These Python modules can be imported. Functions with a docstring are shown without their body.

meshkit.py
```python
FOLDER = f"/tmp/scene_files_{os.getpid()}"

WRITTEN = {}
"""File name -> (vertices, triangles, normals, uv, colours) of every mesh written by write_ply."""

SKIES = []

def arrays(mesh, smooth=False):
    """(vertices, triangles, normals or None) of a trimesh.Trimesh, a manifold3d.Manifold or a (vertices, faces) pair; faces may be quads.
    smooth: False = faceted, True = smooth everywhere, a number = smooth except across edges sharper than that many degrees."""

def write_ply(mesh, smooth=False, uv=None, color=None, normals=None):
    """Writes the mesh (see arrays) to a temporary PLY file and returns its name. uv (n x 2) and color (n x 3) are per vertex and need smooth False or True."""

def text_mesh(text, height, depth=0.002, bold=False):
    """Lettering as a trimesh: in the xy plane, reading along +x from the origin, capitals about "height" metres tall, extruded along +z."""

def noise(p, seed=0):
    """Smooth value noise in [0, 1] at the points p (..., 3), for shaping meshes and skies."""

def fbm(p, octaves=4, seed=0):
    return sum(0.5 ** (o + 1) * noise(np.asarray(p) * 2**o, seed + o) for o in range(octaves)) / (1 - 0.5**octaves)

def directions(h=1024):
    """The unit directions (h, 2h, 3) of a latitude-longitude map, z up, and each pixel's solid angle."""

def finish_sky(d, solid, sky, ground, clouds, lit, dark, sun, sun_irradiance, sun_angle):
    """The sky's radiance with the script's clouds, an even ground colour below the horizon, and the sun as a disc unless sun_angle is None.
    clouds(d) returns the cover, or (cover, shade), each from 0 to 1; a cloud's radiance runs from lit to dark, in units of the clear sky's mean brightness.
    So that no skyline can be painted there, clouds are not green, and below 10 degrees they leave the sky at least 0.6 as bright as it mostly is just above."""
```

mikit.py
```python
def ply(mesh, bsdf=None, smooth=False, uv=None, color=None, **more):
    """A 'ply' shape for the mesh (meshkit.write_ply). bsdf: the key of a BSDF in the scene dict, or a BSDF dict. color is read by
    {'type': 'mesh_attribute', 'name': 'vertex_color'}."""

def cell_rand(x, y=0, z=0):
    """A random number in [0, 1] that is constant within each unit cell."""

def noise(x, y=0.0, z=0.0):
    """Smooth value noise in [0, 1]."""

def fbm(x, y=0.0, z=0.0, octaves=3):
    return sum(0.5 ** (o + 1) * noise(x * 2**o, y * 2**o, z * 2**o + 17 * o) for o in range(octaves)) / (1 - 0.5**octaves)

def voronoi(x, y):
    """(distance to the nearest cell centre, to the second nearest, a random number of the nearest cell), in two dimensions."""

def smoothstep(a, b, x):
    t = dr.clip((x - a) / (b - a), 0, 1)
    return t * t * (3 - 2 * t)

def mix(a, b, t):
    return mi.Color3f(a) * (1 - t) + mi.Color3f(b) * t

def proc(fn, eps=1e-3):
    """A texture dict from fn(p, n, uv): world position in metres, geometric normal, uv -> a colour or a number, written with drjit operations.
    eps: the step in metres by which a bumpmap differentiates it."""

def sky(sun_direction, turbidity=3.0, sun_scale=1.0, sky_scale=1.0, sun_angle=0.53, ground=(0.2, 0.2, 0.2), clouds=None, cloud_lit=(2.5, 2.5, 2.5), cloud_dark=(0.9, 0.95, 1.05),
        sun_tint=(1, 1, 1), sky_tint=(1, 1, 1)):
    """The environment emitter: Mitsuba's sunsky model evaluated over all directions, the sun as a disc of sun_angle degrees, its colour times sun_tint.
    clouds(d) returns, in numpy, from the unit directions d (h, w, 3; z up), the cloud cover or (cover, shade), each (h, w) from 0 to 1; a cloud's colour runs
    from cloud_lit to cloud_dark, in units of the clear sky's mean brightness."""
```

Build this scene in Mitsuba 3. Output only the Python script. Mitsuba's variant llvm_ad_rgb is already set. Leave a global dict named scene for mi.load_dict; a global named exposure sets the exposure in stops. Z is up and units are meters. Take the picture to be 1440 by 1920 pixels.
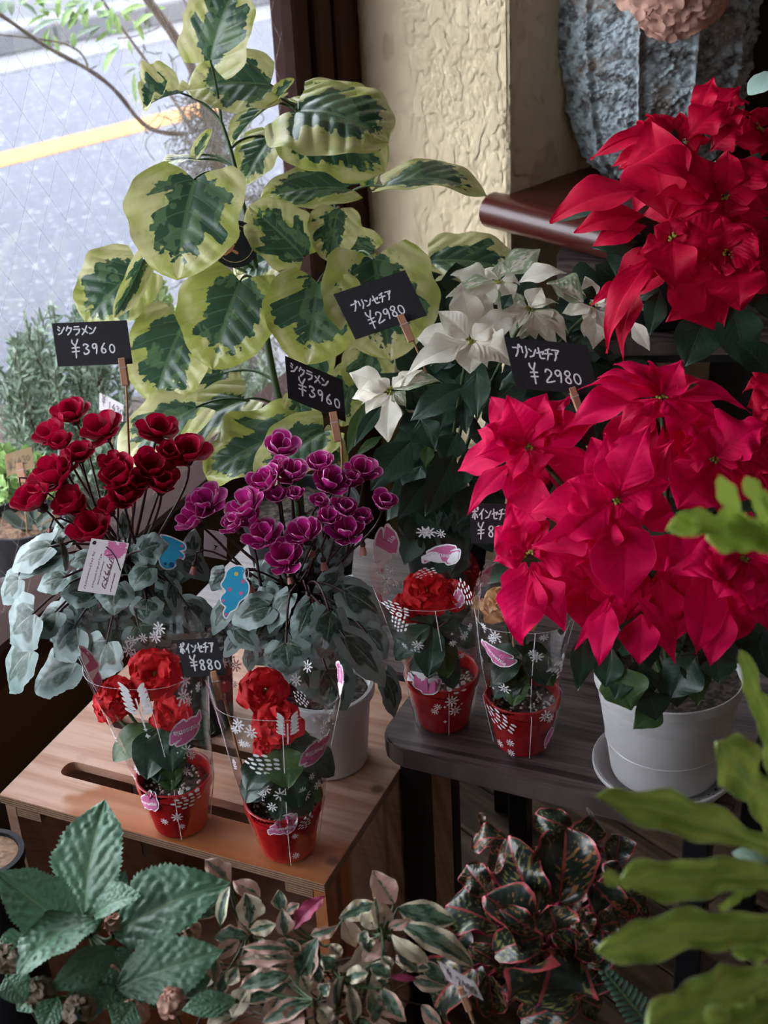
import math, random
import numpy as np, trimesh, mitsuba as mi, drjit as dr, mikit, meshkit
from scipy.interpolate import PchipInterpolator, CubicSpline
from shapely.geometry import Polygon, LineString, Point, box as sbox
from shapely.ops import unary_union
from mikit import noise, fbm, voronoi, smoothstep, mix, cell_rand
T = mi.ScalarTransform4f
scene, labels = {}, {}
random.seed(5); RN = np.random.default_rng(11)
A = np.array

# ---------------------------------------------------------------- camera, sky, exposure
FPX, PITCH, ROLL, EYE = 2750.0, 29.0, 3.2, A([0, 0, 1.5])
_t, _r = math.radians(PITCH), math.radians(ROLL)
FW = A([0, math.cos(_t), -math.sin(_t)])
_R0, _D0 = A([1.0, 0, 0]), A([0, -math.sin(_t), -math.cos(_t)])
RT = math.cos(_r) * _R0 + math.sin(_r) * _D0
DN = math.cos(_r) * _D0 - math.sin(_r) * _R0
scene['camera'] = {'type': 'thinlens', 'fov': 2 * math.degrees(math.atan(720 / FPX)), 'fov_axis': 'x', 'near_clip': 0.05, 'far_clip': 200.0,
                   'aperture_radius': 0.0032, 'focus_distance': 1.66,
                   'to_world': T().look_at(origin=EYE.tolist(), target=(EYE + FW).tolist(), up=(-DN).tolist())}


def overcast(d):
    n = meshkit.fbm(d * [3, 3, 6] + 4, 4, 3)
    return np.ones(n.shape), np.clip(0.15 + 0.9 * (n - 0.35), 0, 1)


scene['sky'] = mikit.sky((-0.5, 0.3, 0.8), turbidity=4, sun_scale=0.0, sky_scale=1.0, clouds=overcast,
                         cloud_lit=(2.55, 2.7, 2.95), cloud_dark=(1.75, 1.85, 2.05), ground=(0.12, 0.12, 0.125))
exposure = 4.95


# ---------------------------------------------------------------- helpers
def ray(x, y): return FW + RT * (x - 720) / FPX + DN * (y - 960) / FPX
def P(x, y, d): return EYE + ray(x, y) * d
def Z(x, y, z):
    r = ray(x, y); return EYE + r * ((z - EYE[2]) / r[2])
def proj(p):
    q = np.asarray(p) - EYE; d = q @ FW
    return np.stack([720 + FPX * (q @ RT) / d, 960 + FPX * (q @ DN) / d], -1)
def unit(v): v = np.asarray(v, float); return v / np.linalg.norm(v)
def camvec(n): return RT * n[0] - DN * n[1] - FW * n[2]


def numbered(k):
    if k not in used: used.add(k); return k
    i = nxt.get(k, 1)
    while f'{k}_{i:03d}' in used: i += 1
    nxt[k] = i + 1
    used.add(f'{k}_{i:03d}')
    return f'{k}_{i:03d}'
used, nxt = set(), {}


def thing(name, label, cat, group=None):
    k = numbered(name); labels[k] = {'label': label, 'category': cat}
    if group: labels[k]['group'] = group
    return k


def part(parent, name, mesh, bsdf, smooth=False, uv=None, label=None, kind=None, **more):
    k = numbered(parent + '__' + name)
    put(k, mesh, bsdf, smooth, uv, **more)
    if label or kind:
        labels[k] = {}
        if label: labels[k]['label'] = label
        if kind: labels[k]['kind'] = kind
    return k


def put(k, mesh, bsdf, smooth=False, uv=None, **more):
    scene[k] = mikit.ply(mesh, bsdf, smooth=smooth, uv=uv, **more)
    return k


def single(name, mesh, bsdf, label, cat, smooth=False, group=None, uv=None):
    k = thing(name, label, cat, group); put(k, mesh, bsdf, smooth, uv); return k


def struct(name, mesh, bsdf, label=None, smooth=False, uv=None):
    used.add(name); put(name, mesh, bsdf, smooth, uv); labels[name] = {'kind': 'structure'}
    if label: labels[name]['label'] = label
    return name


def cat(ms):
    vs, fs, n = [], [], 0
    for v, f in ms:
        v, f = np.asarray(v), np.asarray(f); vs.append(v); fs.append(f + n); n += len(v)
    return np.vstack(vs), np.vstack(fs)


def vf(m): return np.array(m.vertices), np.array(m.faces)


def slab(o, ex, ey, ez, lo, hi):
    """a box in the frame (o; ex, ey, ez) from lo to hi, edges chamfered a little"""
    lo, hi = A(lo, float), A(hi, float)
    v = A([[x, y, z] for x in (0, 1) for y in (0, 1) for z in (0, 1)], float) * (hi - lo) + lo
    f = A([[0, 1, 3], [0, 3, 2], [4, 6, 7], [4, 7, 5], [0, 4, 5], [0, 5, 1], [2, 3, 7], [2, 7, 6], [0, 2, 6], [0, 6, 4], [1, 5, 7], [1, 7, 3]])
    M = np.stack([ex, ey, ez])
    if np.linalg.det(M) < 0: f = f[:, ::-1]
    return A(o) + v @ M, f


def rslab(o, ex, ey, ez, lo, hi, b=0.003):
    """the same with bevelled edges (hull of three boxes)"""
    lo, hi = A(lo, float), A(hi, float); b = min(b, *(hi - lo) / 2.1)
    pts = []
    for k in range(3):
        m = A([b, b, b]); m[k] = 0
        for c in np.ndindex(2, 2, 2):
            pts.append([(lo + m)[i] if c[i] == 0 else (hi - m)[i] for i in range(3)])
    h = trimesh.convex.convex_hull(A(pts))
    f = np.array(h.faces); M = np.stack([ex, ey, ez])
    if np.linalg.det(M) < 0: f = f[:, ::-1]
    return A(o) + np.array(h.vertices) @ M, f


def spline(pts, n):
    pts = np.asarray(pts, float)
    if len(pts) < 3:
        t = np.linspace(0, 1, n)[:, None]; return pts[0] * (1 - t) + pts[-1] * t
    s = np.r_[0, np.cumsum(np.linalg.norm(np.diff(pts, axis=0), axis=1) + 1e-9)]
    return CubicSpline(s / s[-1], pts)(np.linspace(0, 1, n))


def tube(pts, rad, sides=6, caps=True):
    p = np.asarray(pts, float); n = len(p)
    rad = np.broadcast_to(rad, (n,)) if np.ndim(rad) else np.full(n, rad)
    t = np.gradient(p, axis=0); t /= np.linalg.norm(t, axis=1, keepdims=True) + 1e-12
    a = np.cross(t, unit([0.31, 0.2, 0.93]) if abs(t[:, 2]).mean() < .9 else [1.0, 0.1, 0]); a /= np.linalg.norm(a, axis=1, keepdims=True) + 1e-12
    b = np.cross(t, a); g = np.arange(sides) * 2 * np.pi / sides
    v = (p[:, None] + rad[:, None, None] * (np.cos(g)[None, :, None] * a[:, None] + np.sin(g)[None, :, None] * b[:, None])).reshape(-1, 3)
    i, j = np.meshgrid(np.arange(n - 1), np.arange(sides), indexing='ij'); k = (j + 1) % sides
    q = np.stack([i * sides + j, i * sides + k, (i + 1) * sides + k, (i + 1) * sides + j], -1).reshape(-1, 4)
    f = np.vstack([q[:, [0, 1, 2]], q[:, [0, 2, 3]]])
    if caps:
        v = np.vstack([v, p[:1], p[-1:]]); m = n * sides; j = np.arange(sides); k = (j + 1) % sides
        f = np.vstack([f, np.stack([k, j, j * 0 + m], 1), np.stack([j + (n - 1) * sides, k + (n - 1) * sides, j * 0 + m + 1], 1)])
    return v, f


def lathe(prof, o, seg=48, axis=None):
    """profile [(r, z)] turned about z at o"""
    pr = np.asarray(prof, float); g = np.arange(seg) * 2 * np.pi / seg
    v = np.stack([pr[:, None, 0] * np.cos(g), pr[:, None, 0] * np.sin(g), np.repeat(pr[:, 1:2], seg, 1)], -1).reshape(-1, 3)
    i, j = np.meshgrid(np.arange(len(pr) - 1), np.arange(seg), indexing='ij'); k = (j + 1) % seg
    q = np.stack([i * seg + j, i * seg + k, (i + 1) * seg + k, (i + 1) * seg + j], -1).reshape(-1, 4)
    f = np.vstack([q[:, [0, 1, 2]], q[:, [0, 2, 3]]])
    return v + A(o), f


def extr(poly, h, o, ex, ey, ez):
    """a shapely polygon in the plane (o; ex, ey), raised by h along ez"""
    out = []
    for g in getattr(poly, 'geoms', [poly]):
        if g.geom_type != 'Polygon' or g.area < 1e-10: continue
        m = trimesh.creation.extrude_polygon(g, h, engine='earcut')
        v = np.array(m.vertices); f = np.array(m.faces)
        M = np.stack([ex, ey, ez])
        if np.linalg.det(M) < 0: f = f[:, ::-1]
        out.append((A(o) + v @ M, f))
    return cat(out)


def grid_faces(n, m):
    i, j = np.meshgrid(np.arange(n - 1), np.arange(m - 1), indexing='ij')
    a = i * m + j
    q = np.stack([a, a + 1, a + m + 1, a + m], -1).reshape(-1, 4)
    return np.vstack([q[:, [0, 1, 2]], q[:, [0, 2, 3]]])


# ---------------------------------------------------------------- leaves
PROF = {k: PchipInterpolator(*zip(*v)) for k, v in {
    'bract': [(0, .05), (.12, .36), (.3, .84), (.44, 1), (.6, .85), (.78, .5), (.91, .2), (1, 0)],
    'lobed': [(0, .04), (.15, .3), (.3, .72), (.4, 1), (.47, .92), (.56, .74), (.72, .5), (.88, .22), (1, 0)],
    'round': [(0, .1), (.12, .5), (.3, .9), (.5, 1), (.7, .88), (.86, .58), (.95, .3), (1, 0)],
    'hib': [(0, .6), (.07, .82), (.2, .97), (.38, 1), (.55, .95), (.72, .8), (.86, .57), (.95, .31), (1, 0)],
    'cyc': [(0, .55), (.08, .8), (.22, .98), (.38, 1), (.55, .88), (.72, .62), (.86, .35), (.95, .15), (1, 0)],
    'hyd': [(0, .04), (.08, .36), (.22, .76), (.42, 1), (.6, .94), (.76, .7), (.89, .36), (1, 0)],
    'lance': [(0, .08), (.15, .55), (.35, .92), (.5, 1), (.7, .82), (.87, .45), (1, 0)],
    'croton': [(0, .25), (.1, .68), (.3, .93), (.52, 1), (.74, .93), (.9, .66), (1, 0)],
    'petal': [(0, .25), (.2, .5), (.5, .88), (.7, 1), (.88, .76), (.96, .45), (1, 0)],
    'strap': [(0, .55), (.2, .72), (.5, .9), (.75, 1), (.9, .75), (1, 0)],
    'needle': [(0, .3), (.3, 1), (.7, .9), (1, 0)]}.items()}
leaf_id = [0]


def leaf(B, Tp, W, N, prof='bract', sag=.08, cup=.12, wave=(0, 2), quilt=(0, 7, .35), net=0, notch=0, ser=(0, 20), tw=0, curl=0, nt=22, ns=9, seed=None, uneven=.05):
    """one blade as (vertices, faces, uv): from its foot B to its tip Tp, W wide, upper side towards N. uv = (blade number + length, across)."""
    seed = leaf_id[0] if seed is None else seed; rg = np.random.default_rng(seed + 77)
    ax = Tp - B; L = np.linalg.norm(ax); ax = ax / L
    N = N - (N @ ax) * ax; N = unit(N); S = np.cross(ax, N)
    tau = np.linspace(0, 1, nt); t = .35 * tau + .65 * (.5 - .5 * np.cos(np.pi * tau)); s = np.linspace(-1, 1, ns)
    tt, ss = np.meshgrid(t, s, indexing='ij'); a = np.abs(ss)
    ph = rg.uniform(0, 6.28, 6); sg = np.sign(ss)
    w = np.maximum(PROF[prof](tt), 0)
    w = w * (1 + uneven * np.sin(9 * tt + ph[0] + sg * ph[1]) + .5 * uneven * np.sin(23 * tt + ph[2] + 2 * sg))
    if ser[0]: w = w * (1 + ser[0] * (((tt * ser[1]) % 1) - .7) * (a > .93))
    w = np.maximum(w, 0); x = W / 2 * w * ss
    y = L * (tt - notch * a * (1.6 - .6 * a) * (1 - tt) ** 3)
    z = sag * L * 4 * tt * (1 - tt) + cup * W / 2 * (a * w) ** 1.4
    z = z + wave[0] * W / 2 * a ** 2 * np.sin(2 * np.pi * wave[1] * tt + ph[3] + sg * ph[4] + a) * np.minimum(1, 4 * tt)
    if curl: z = z - curl * L * np.maximum(0, tt - .5) ** 2 * 4
    if quilt[0]:
        q = quilt[1] * (tt - quilt[2] * a * np.minimum(w, 1))
        z = z + quilt[0] * W * (np.abs(np.sin(np.pi * q)) ** .7 - .5) * np.minimum(1, 3.5 * a) * (1 - a ** 6) * np.minimum(1, 5 * (1 - tt))
        z = z - quilt[0] * W * .8 * np.exp(-(a / .12) ** 2)
    if net: z = z + net * W * (meshkit.noise(np.stack([tt * 24 + seed, ss * w * 9, 0 * tt], -1)) - .5) * (1 - a ** 8) * np.minimum(1, 5 * a)
    ang = tw * (tt - .2)
    X, Zz = x * np.cos(ang) - z * np.sin(ang) * (a > 0), z * np.cos(ang) + x * np.sin(ang)
    v = B + y[..., None] * ax + X[..., None] * S + Zz[..., None] * N
    uv = np.stack([leaf_id[0] % 400 + .01 + .98 * tt, .5 + .5 * ss], -1)
    leaf_id[0] += 1
    return v.reshape(-1, 3), grid_faces(nt, ns)[:, ::-1], uv.reshape(-1, 2)


def lp(bx, by, tx, ty, w, d0, d1=None, n=(0, .35, .9), **kw):
    """a leaf laid out from the picture: foot and tip in pixels with their depths, width in pixels"""
    d1 = d0 if d1 is None else d1
    B, Tp = P(bx, by, d0), P(tx, ty, d1); N = camvec(n); ax = unit(Tp - B)
    Np = unit(N - (N @ ax) * ax); face = abs(Np @ -unit(ray((bx + tx) / 2, (by + ty) / 2)))
    W = w / FPX * (d0 + d1) / 2 / max(.55, face)
    return leaf(B, Tp, W, N, **kw)


def dome(cx, cy, rx, ry, d0, rd):
    def f(x, y): return d0 - rd * math.sqrt(max(0.0, 1 - ((x - cx) / rx) ** 2 - ((y - cy) / ry) ** 2))
    return f


def cv(rows, ox, oy, s):
    """rows measured on an enlargement -> picture pixels"""
    out = []
    for r in rows:
        r = list(r); out.append([ox + r[0] / s, oy + r[1] / s, ox + r[2] / s, oy + r[3] / s, r[4] / s] + r[5:])
    return out


def jit(n, k=.25):
    return (n[0] + RN.uniform(-k, k), n[1] + RN.uniform(-k, k), n[2])


# ---------------------------------------------------------------- materials
def pr(color, rough=.5, two=True, **kw):
    c = color if isinstance(color, dict) else {'type': 'rgb', 'value': list(color)}
    b = {'type': 'principled', 'base_color': c, 'roughness': rough, **kw}
    return {'type': 'twosided', 'b': b} if two else b


def thin(tex, rough=.4, trans=.35, spec=.5, **kw):
    """a blade: glossy on both faces and letting some light through"""
    return {'type': 'blendbsdf', 'weight': trans, 'a': pr(tex, rough, specular=spec, **kw),
            'b': {'type': 'principledthin', 'base_color': tex, 'roughness': .6, 'diff_trans': 1.7}}


C3 = mi.Color3f
def uvs(uv):
    k = dr.floor(uv.x); return k, uv.x - k, uv.y * 2 - 1
def vein(t, s, nv, slope, wd):
    a = dr.abs(s); q = nv * (t - slope * a); f = q - dr.floor(q); d = dr.minimum(f, 1 - f)
    side = 1 - smoothstep(0, wd * nv * .35, d); mid = 1 - smoothstep(wd * .6, wd * 1.4, a)
    return dr.maximum(side * (1 - a * .55), mid)


def hib_tex(p, n, uv):
    k, t, s = uvs(uv); a = dr.abs(s)
    r0, r1, r2 = cell_rand(k, 1), cell_rand(k, 2), cell_rand(k, 3)
    q = 6.0 * (t - .38 * a) + .5
    f = q - dr.floor(q)
    cell = dr.floor(q) + 40 * dr.select(s > 0, 1.0, 0.0)
    reach = .40 + .58 * cell_rand(cell, k, 5) - .14 * r0                # each field between two side veins keeps its own border
    nxt_ = .40 + .58 * cell_rand(cell + 1, k, 5) - .14 * r0
    reach = dr.lerp(reach, nxt_, smoothstep(.72, 1., f)) - .13 * smoothstep(.6, 1., f) * smoothstep(.2, 0., f - .8)
    jag = .20 * (fbm(t * 16 + 3 * k, s * 6, 2.0) - .5) + .03 * (noise(t * 60, s * 20 + k, 1) - .5)
    side = a + jag - reach
    end = t + .22 * a * a - (.74 + .22 * r1) + 1.3 * jag + .08 * (f - .5)
    base = (.07 + .1 * r2 - t) + .50 * a - .24 + jag
    e = dr.maximum(dr.maximum(side, end), base)
    m = smoothstep(-.012, .012, e)
    blot = smoothstep(.56, .6, fbm(t * 7 + k, s * 5, k)) * smoothstep(.2, -.1, e)
    green = mix(C3(.020, .060, .032), C3(.048, .105, .058), fbm(t * 6, s * 4 + k, 7))
    green = mix(green, C3(.105, .19, .085), .75 * blot)
    cream = mix(C3(.36, .40, .085), C3(.58, .56, .26), smoothstep(.3, .7, fbm(t * 4 + k, s * 3, 3) + .35 * (r2 - .5)))
    cream = mix(cream, C3(.20, .30, .07), .5 * smoothstep(.62, .66, fbm(t * 22, s * 15 + k, 9)) * smoothstep(.2, 0., e))
    v = vein(t, s, 6.0, .38, .035)
    c = mix(green, cream, m)
    return mix(c, mix(C3(.13, .22, .10), C3(.50, .52, .22), m), .55 * v)


def simple_leaf(dark, light, veinc, nv=9., slope=.35, wd=.03, va=.6):
    def f(p, n, uv):
        k, t, s = uvs(uv)
        c = mix(C3(*dark), C3(*light), .65 * cell_rand(k, 4) + .5 * (fbm(t * 5 + k, s * 4, 1) - .4))
        return mix(c, C3(*veinc), va * vein(t, s, nv, slope, wd))
    return mikit.proc(f)


def bract(base, deep, lite):
    def f(p, n, uv):
        k, t, s = uvs(uv)
        c = mix(C3(*base), C3(*deep), .7 * cell_rand(k, 4) * fbm(t * 3 + k, s * 3, 2))
        c = mix(c, C3(*deep), .45 * vein(t, s, 10., .3, .02))
        return mix(c, C3(*lite), .5 * smoothstep(.95, 1., dr.abs(s)))
    return mikit.proc(f)


def white_tex(p, n, uv):
    k, t, s = uvs(uv); g = cell_rand(k, 8)
    c = mix(C3(.88, .86, .74), C3(.84, .76, .66), .6 * fbm(t * 4 + k, s * 3, 1))
    gr = smoothstep(.62, .75, g) * smoothstep(.35, .62, fbm(t * 9 + k, s * 7, 4) + .35 * dr.abs(s) - .1)
    c = mix(c, C3(.22, .36, .15), .75 * gr)
    return mix(c, C3(.50, .50, .34), .35 * vein(t, s, 9., .3, .02))


def cyc_tex(p, n, uv):
    k, t, s = uvs(uv); a = dr.abs(s)
    x = s * (1 - .5 * t); ang = dr.atan2(x, t + .05); r = dr.sqrt(x * x + (t - .1) * (t - .1))
    lim = .52 + .10 * dr.cos(ang * 7) + .06 * (noise(ang * 5 + k, r * 3) - .5)
    m = smoothstep(lim - .05, lim + .05, r)
    dark = mix(C3(.018, .042, .028), C3(.040, .075, .050), cell_rand(k, 2))
    silver = mix(C3(.14, .21, .185), C3(.27, .35, .33), cell_rand(k, 3) * .7 + .3 * fbm(t * 12, s * 9 + k))
    c = mix(dark, silver, m)
    rays = smoothstep(.90, .985, dr.cos(ang * 5.5)) * smoothstep(.75, .2, r)
    fine = smoothstep(.5, .62, fbm(t * 16, s * 12 + k, 3)) * (1 - m)
    c = mix(c, C3(.21, .28, .24), .75 * rays + .22 * fine)
    return mix(c, C3(.30, .36, .33), .4 * smoothstep(.94, 1, a))


def petal_tex(base, deep, edge, amt, lo):
    def f(p, n, uv):
        k, t, s = uvs(uv)
        c = mix(C3(*base), C3(*deep), smoothstep(.75, .1, t) * .85 + .3 * (fbm(t * 3, s * 14 + k) - .4))
        e = dr.maximum(smoothstep(lo, 1., dr.abs(s) + .05 * (noise(t * 20, s + k) - .5)), smoothstep(lo + .03, 1, t))
        return mix(c, C3(*edge), amt * e)
    return mikit.proc(f)


def vari_tex(p, n, uv):
    k, t, s = uvs(uv); a = dr.abs(s); tint = cell_rand(k, 5)
    jag = .30 * (fbm(t * 9 + k, s * 5, 1) - .5) + .1 * (noise(t * 34, s * 14 + k) - .5)
    lim = -.06 + .92 * cell_rand(k, 7)
    m = smoothstep(-.03, .03, a * .9 + .15 * t + jag * 1.3 - lim)
    green = mix(C3(.035, .085, .055), C3(.14, .22, .16), smoothstep(.4, .65, fbm(t * 8 + k, s * 5, 6)))
    pale = mix(C3(.66, .60, .42), C3(.60, .36, .29), smoothstep(.30, .65, tint + .3 * (fbm(t * 4, s * 3 + k, 2) - .5)))
    c = mix(green, pale, m)
    c = mix(c, C3(.42, .22, .16), .5 * smoothstep(.6, .8, cell_rand(k, 9)) * smoothstep(.4, .7, fbm(t * 3 + k, s * 2, 8)))
    return mix(mix(c, C3(.66, .58, .44), .6 * smoothstep(.88, .97, a)), C3(.35, .36, .24), .4 * vein(t, s, 9., .3, .03))


def croton_tex(p, n, uv):
    k, t, s = uvs(uv); a = dr.abs(s); tint = cell_rand(k, 3)
    jag = .16 * (fbm(t * 10 + k, s * 6, 1) - .5)
    c = mix(C3(.010, .018, .014), C3(.028, .040, .028), fbm(t * 5 + k, s * 5))
    sp = smoothstep(.66, .69, noise(t * 26 - a * 8, s * 9 + k, 2)) * smoothstep(.4, .55, fbm(t * 3, s * 2 + k, 4))
    c = mix(c, mix(C3(.22, .24, .07), C3(.42, .14, .06), tint), .8 * sp)
    edge = smoothstep(.88, .94, a + jag * .6) + smoothstep(.93, .97, t + jag * .3)
    mid = 1 - smoothstep(.03, .065, a)
    c = mix(c, mix(C3(.38, .03, .05), C3(.48, .10, .10), fbm(t * 9, s + k)), dr.minimum(1, .9 * edge + .85 * mid))
    hot = smoothstep(.965, .97, cell_rand(k, 6))
    return mix(c, mix(C3(.40, .06, .06), C3(.45, .17, .05), fbm(t * 5 + k, s * 4, 3)), .7 * hot * smoothstep(.42, .55, fbm(t * 8, s * 6 + k, 5)))


def fern_tex(p, n, uv):
    k, t, s = uvs(uv); a = dr.abs(s)
    c = mix(C3(.17, .26, .035), C3(.30, .38, .06), smoothstep(.3, .7, fbm(t * 5 + k, s * 3, 1)))
    c = mix(c, C3(.24, .19, .04), .4 * smoothstep(.55, .7, fbm(t * 9 + k, s * 5, 5)))
    c = mix(c, C3(.28, .34, .14), .5 * (1 - smoothstep(.02, .06, a)))
    return mix(c, C3(.45, .47, .30), .55 * smoothstep(.93, 1., a))


def hyd_tex(p, n, uv):
    k, t, s = uvs(uv)
    c = mix(C3(.075, .180, .108), C3(.140, .255, .172), cell_rand(k, 4) * .6 + .5 * (fbm(t * 5 + k, s * 4, 1) - .3))
    v = vein(t, s, 6., .5, .022)
    net = dr.abs(noise(t * 38 + k, s * 16, 2) - .5) * 2
    c = mix(c, C3(.035, .10, .055), .45 * smoothstep(.20, .0, net))
    return mix(c, C3(.22, .33, .15), .55 * v)


for nm, b in {
    'm_hib': thin(mikit.proc(hib_tex), .34, .38, spec=.75),
    'm_green': pr(simple_leaf((.010, .030, .018), (.022, .055, .032), (.07, .12, .07), wd=.018), .42),
    'm_green_warm': thin(simple_leaf((.035, .075, .022), (.07, .12, .035), (.12, .19, .08), wd=.02), .45, .25),
    'm_magenta': thin(bract((.82, .0015, .105), (.44, .001, .038), (.85, .05, .20)), .6, .35, spec=.14),
    'm_red': thin(bract((.64, .002, .042), (.31, .001, .012), (.72, .03, .10)), .55, .30, spec=.18),
    'm_mini': thin(bract((.58, .012, .018), (.38, .004, .008), (.62, .05, .05)), .6, .22, spec=.25),
    'm_white': thin(mikit.proc(white_tex), .6, .3, spec=.3),
    'm_peach': thin(bract((.62, .38, .17), (.55, .16, .10), (.7, .55, .35)), .6, .2, spec=.25),
    'm_cyc': pr(mikit.proc(cyc_tex), .48, specular=.45),
    'm_petal_red': thin(petal_tex((.40, .002, .036), (.17, .001, .012), (.52, .04, .10), .7, .90), .5, .30, spec=.3),
    'm_petal_purple': thin(petal_tex((.50, .018, .24), (.20, .003, .06), (.78, .50, .68), .8, .80), .5, .22, spec=.3),
    'm_hyd': thin(mikit.proc(hyd_tex), .42, .18),
    'm_vari': thin(mikit.proc(vari_tex), .45, .12),
    'm_croton': pr(mikit.proc(croton_tex), .28, specular=.5),
    'm_fern': thin(mikit.proc(fern_tex), .4, .25),
}.items(): scene[nm] = b
PL = {'maroon': ((.030, .008, .008), .5), 'stem_green': ((.045, .085, .03), .5), 'stem_brown': ((.055, .035, .02), .7), 'yellow_green': ((.30, .32, .05), .6),
      'bud_pink': ((.34, .14, .12), .7), 'black_card': ((.012, .011, .015), .65), 'chalk': ((.80, .80, .82), .8), 'clip_wood': ((.42, .21, .12), .6), 'stick_wood': ((.36, .2, .1), .7),
      'white_plastic': ((.44, .43, .43), .35), 'red_plastic': ((.40, .008, .010), .35), 'black_plastic': ((.014, .014, .016), .6), 'print_white': ((.85, .85, .87), .5),
      'print_pink': ((.62, .16, .34), .45), 'card_white': ((.74, .68, .70), .5), 'print_black': ((.02, .015, .02), .6), 'print_brown': ((.10, .03, .04), .6), 'tag_blue': ((.03, .38, .62), .4),
      'tag_dark': ((.01, .09, .28), .4), 'tag_yellow': ((.75, .6, .12), .5), 'kraft': ((.30, .20, .10), .75), 'frame_wood': ((.040, .020, .017), .8), 'black_metal': ((.010, .010, .012), .4),
      'moss': ((.10, .10, .098), .9), 'bark': ((.10, .075, .065), .85), 'olive_leaf': ((.20, .27, .20), .7), 'lime_leaf': ((.22, .36, .10), .6), 'floret': ((.62, .36, .27), .8), 'floret_old': ((.20, .15, .11), .85),
      'agave': ((.05, .085, .06), .45), 'agave_edge': ((.4, .42, .34), .6), 'orange_paint': ((.40, .15, .025), .7), 'curb': ((.105, .105, .115), .9), 'gutter': ((.055, .057, .066), .9),
      'wall_brown': ((.070, .045, .020), .85), 'paint_beige': ((.36, .31, .25), .9), 'ceiling_white': ((.5, .49, .47), .9), 'dark_panel': ((.018, .012, .009), .7), 'silver': ((.45, .44, .46), .35), 'ledge': ((.10, .095, .095), .6), 'wire': ((.7, .7, .72), .5),
      'bract_pink_back': ((.30, .03, .09), .5), 'gold': ((.42, .30, .16), .4), 'copper': ((.36, .14, .07), .45), 'aqua_leaf': ((.34, .50, .42), .6), 'film_edge': ((.6, .6, .62), .3), 'perlite': ((.6, .58, .53), .9)}
for k, (c, r) in PL.items(): scene['m_' + k] = pr(c, r, **({'specular': .12} if k in ('frame_wood', 'black_plastic') else {}))


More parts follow.
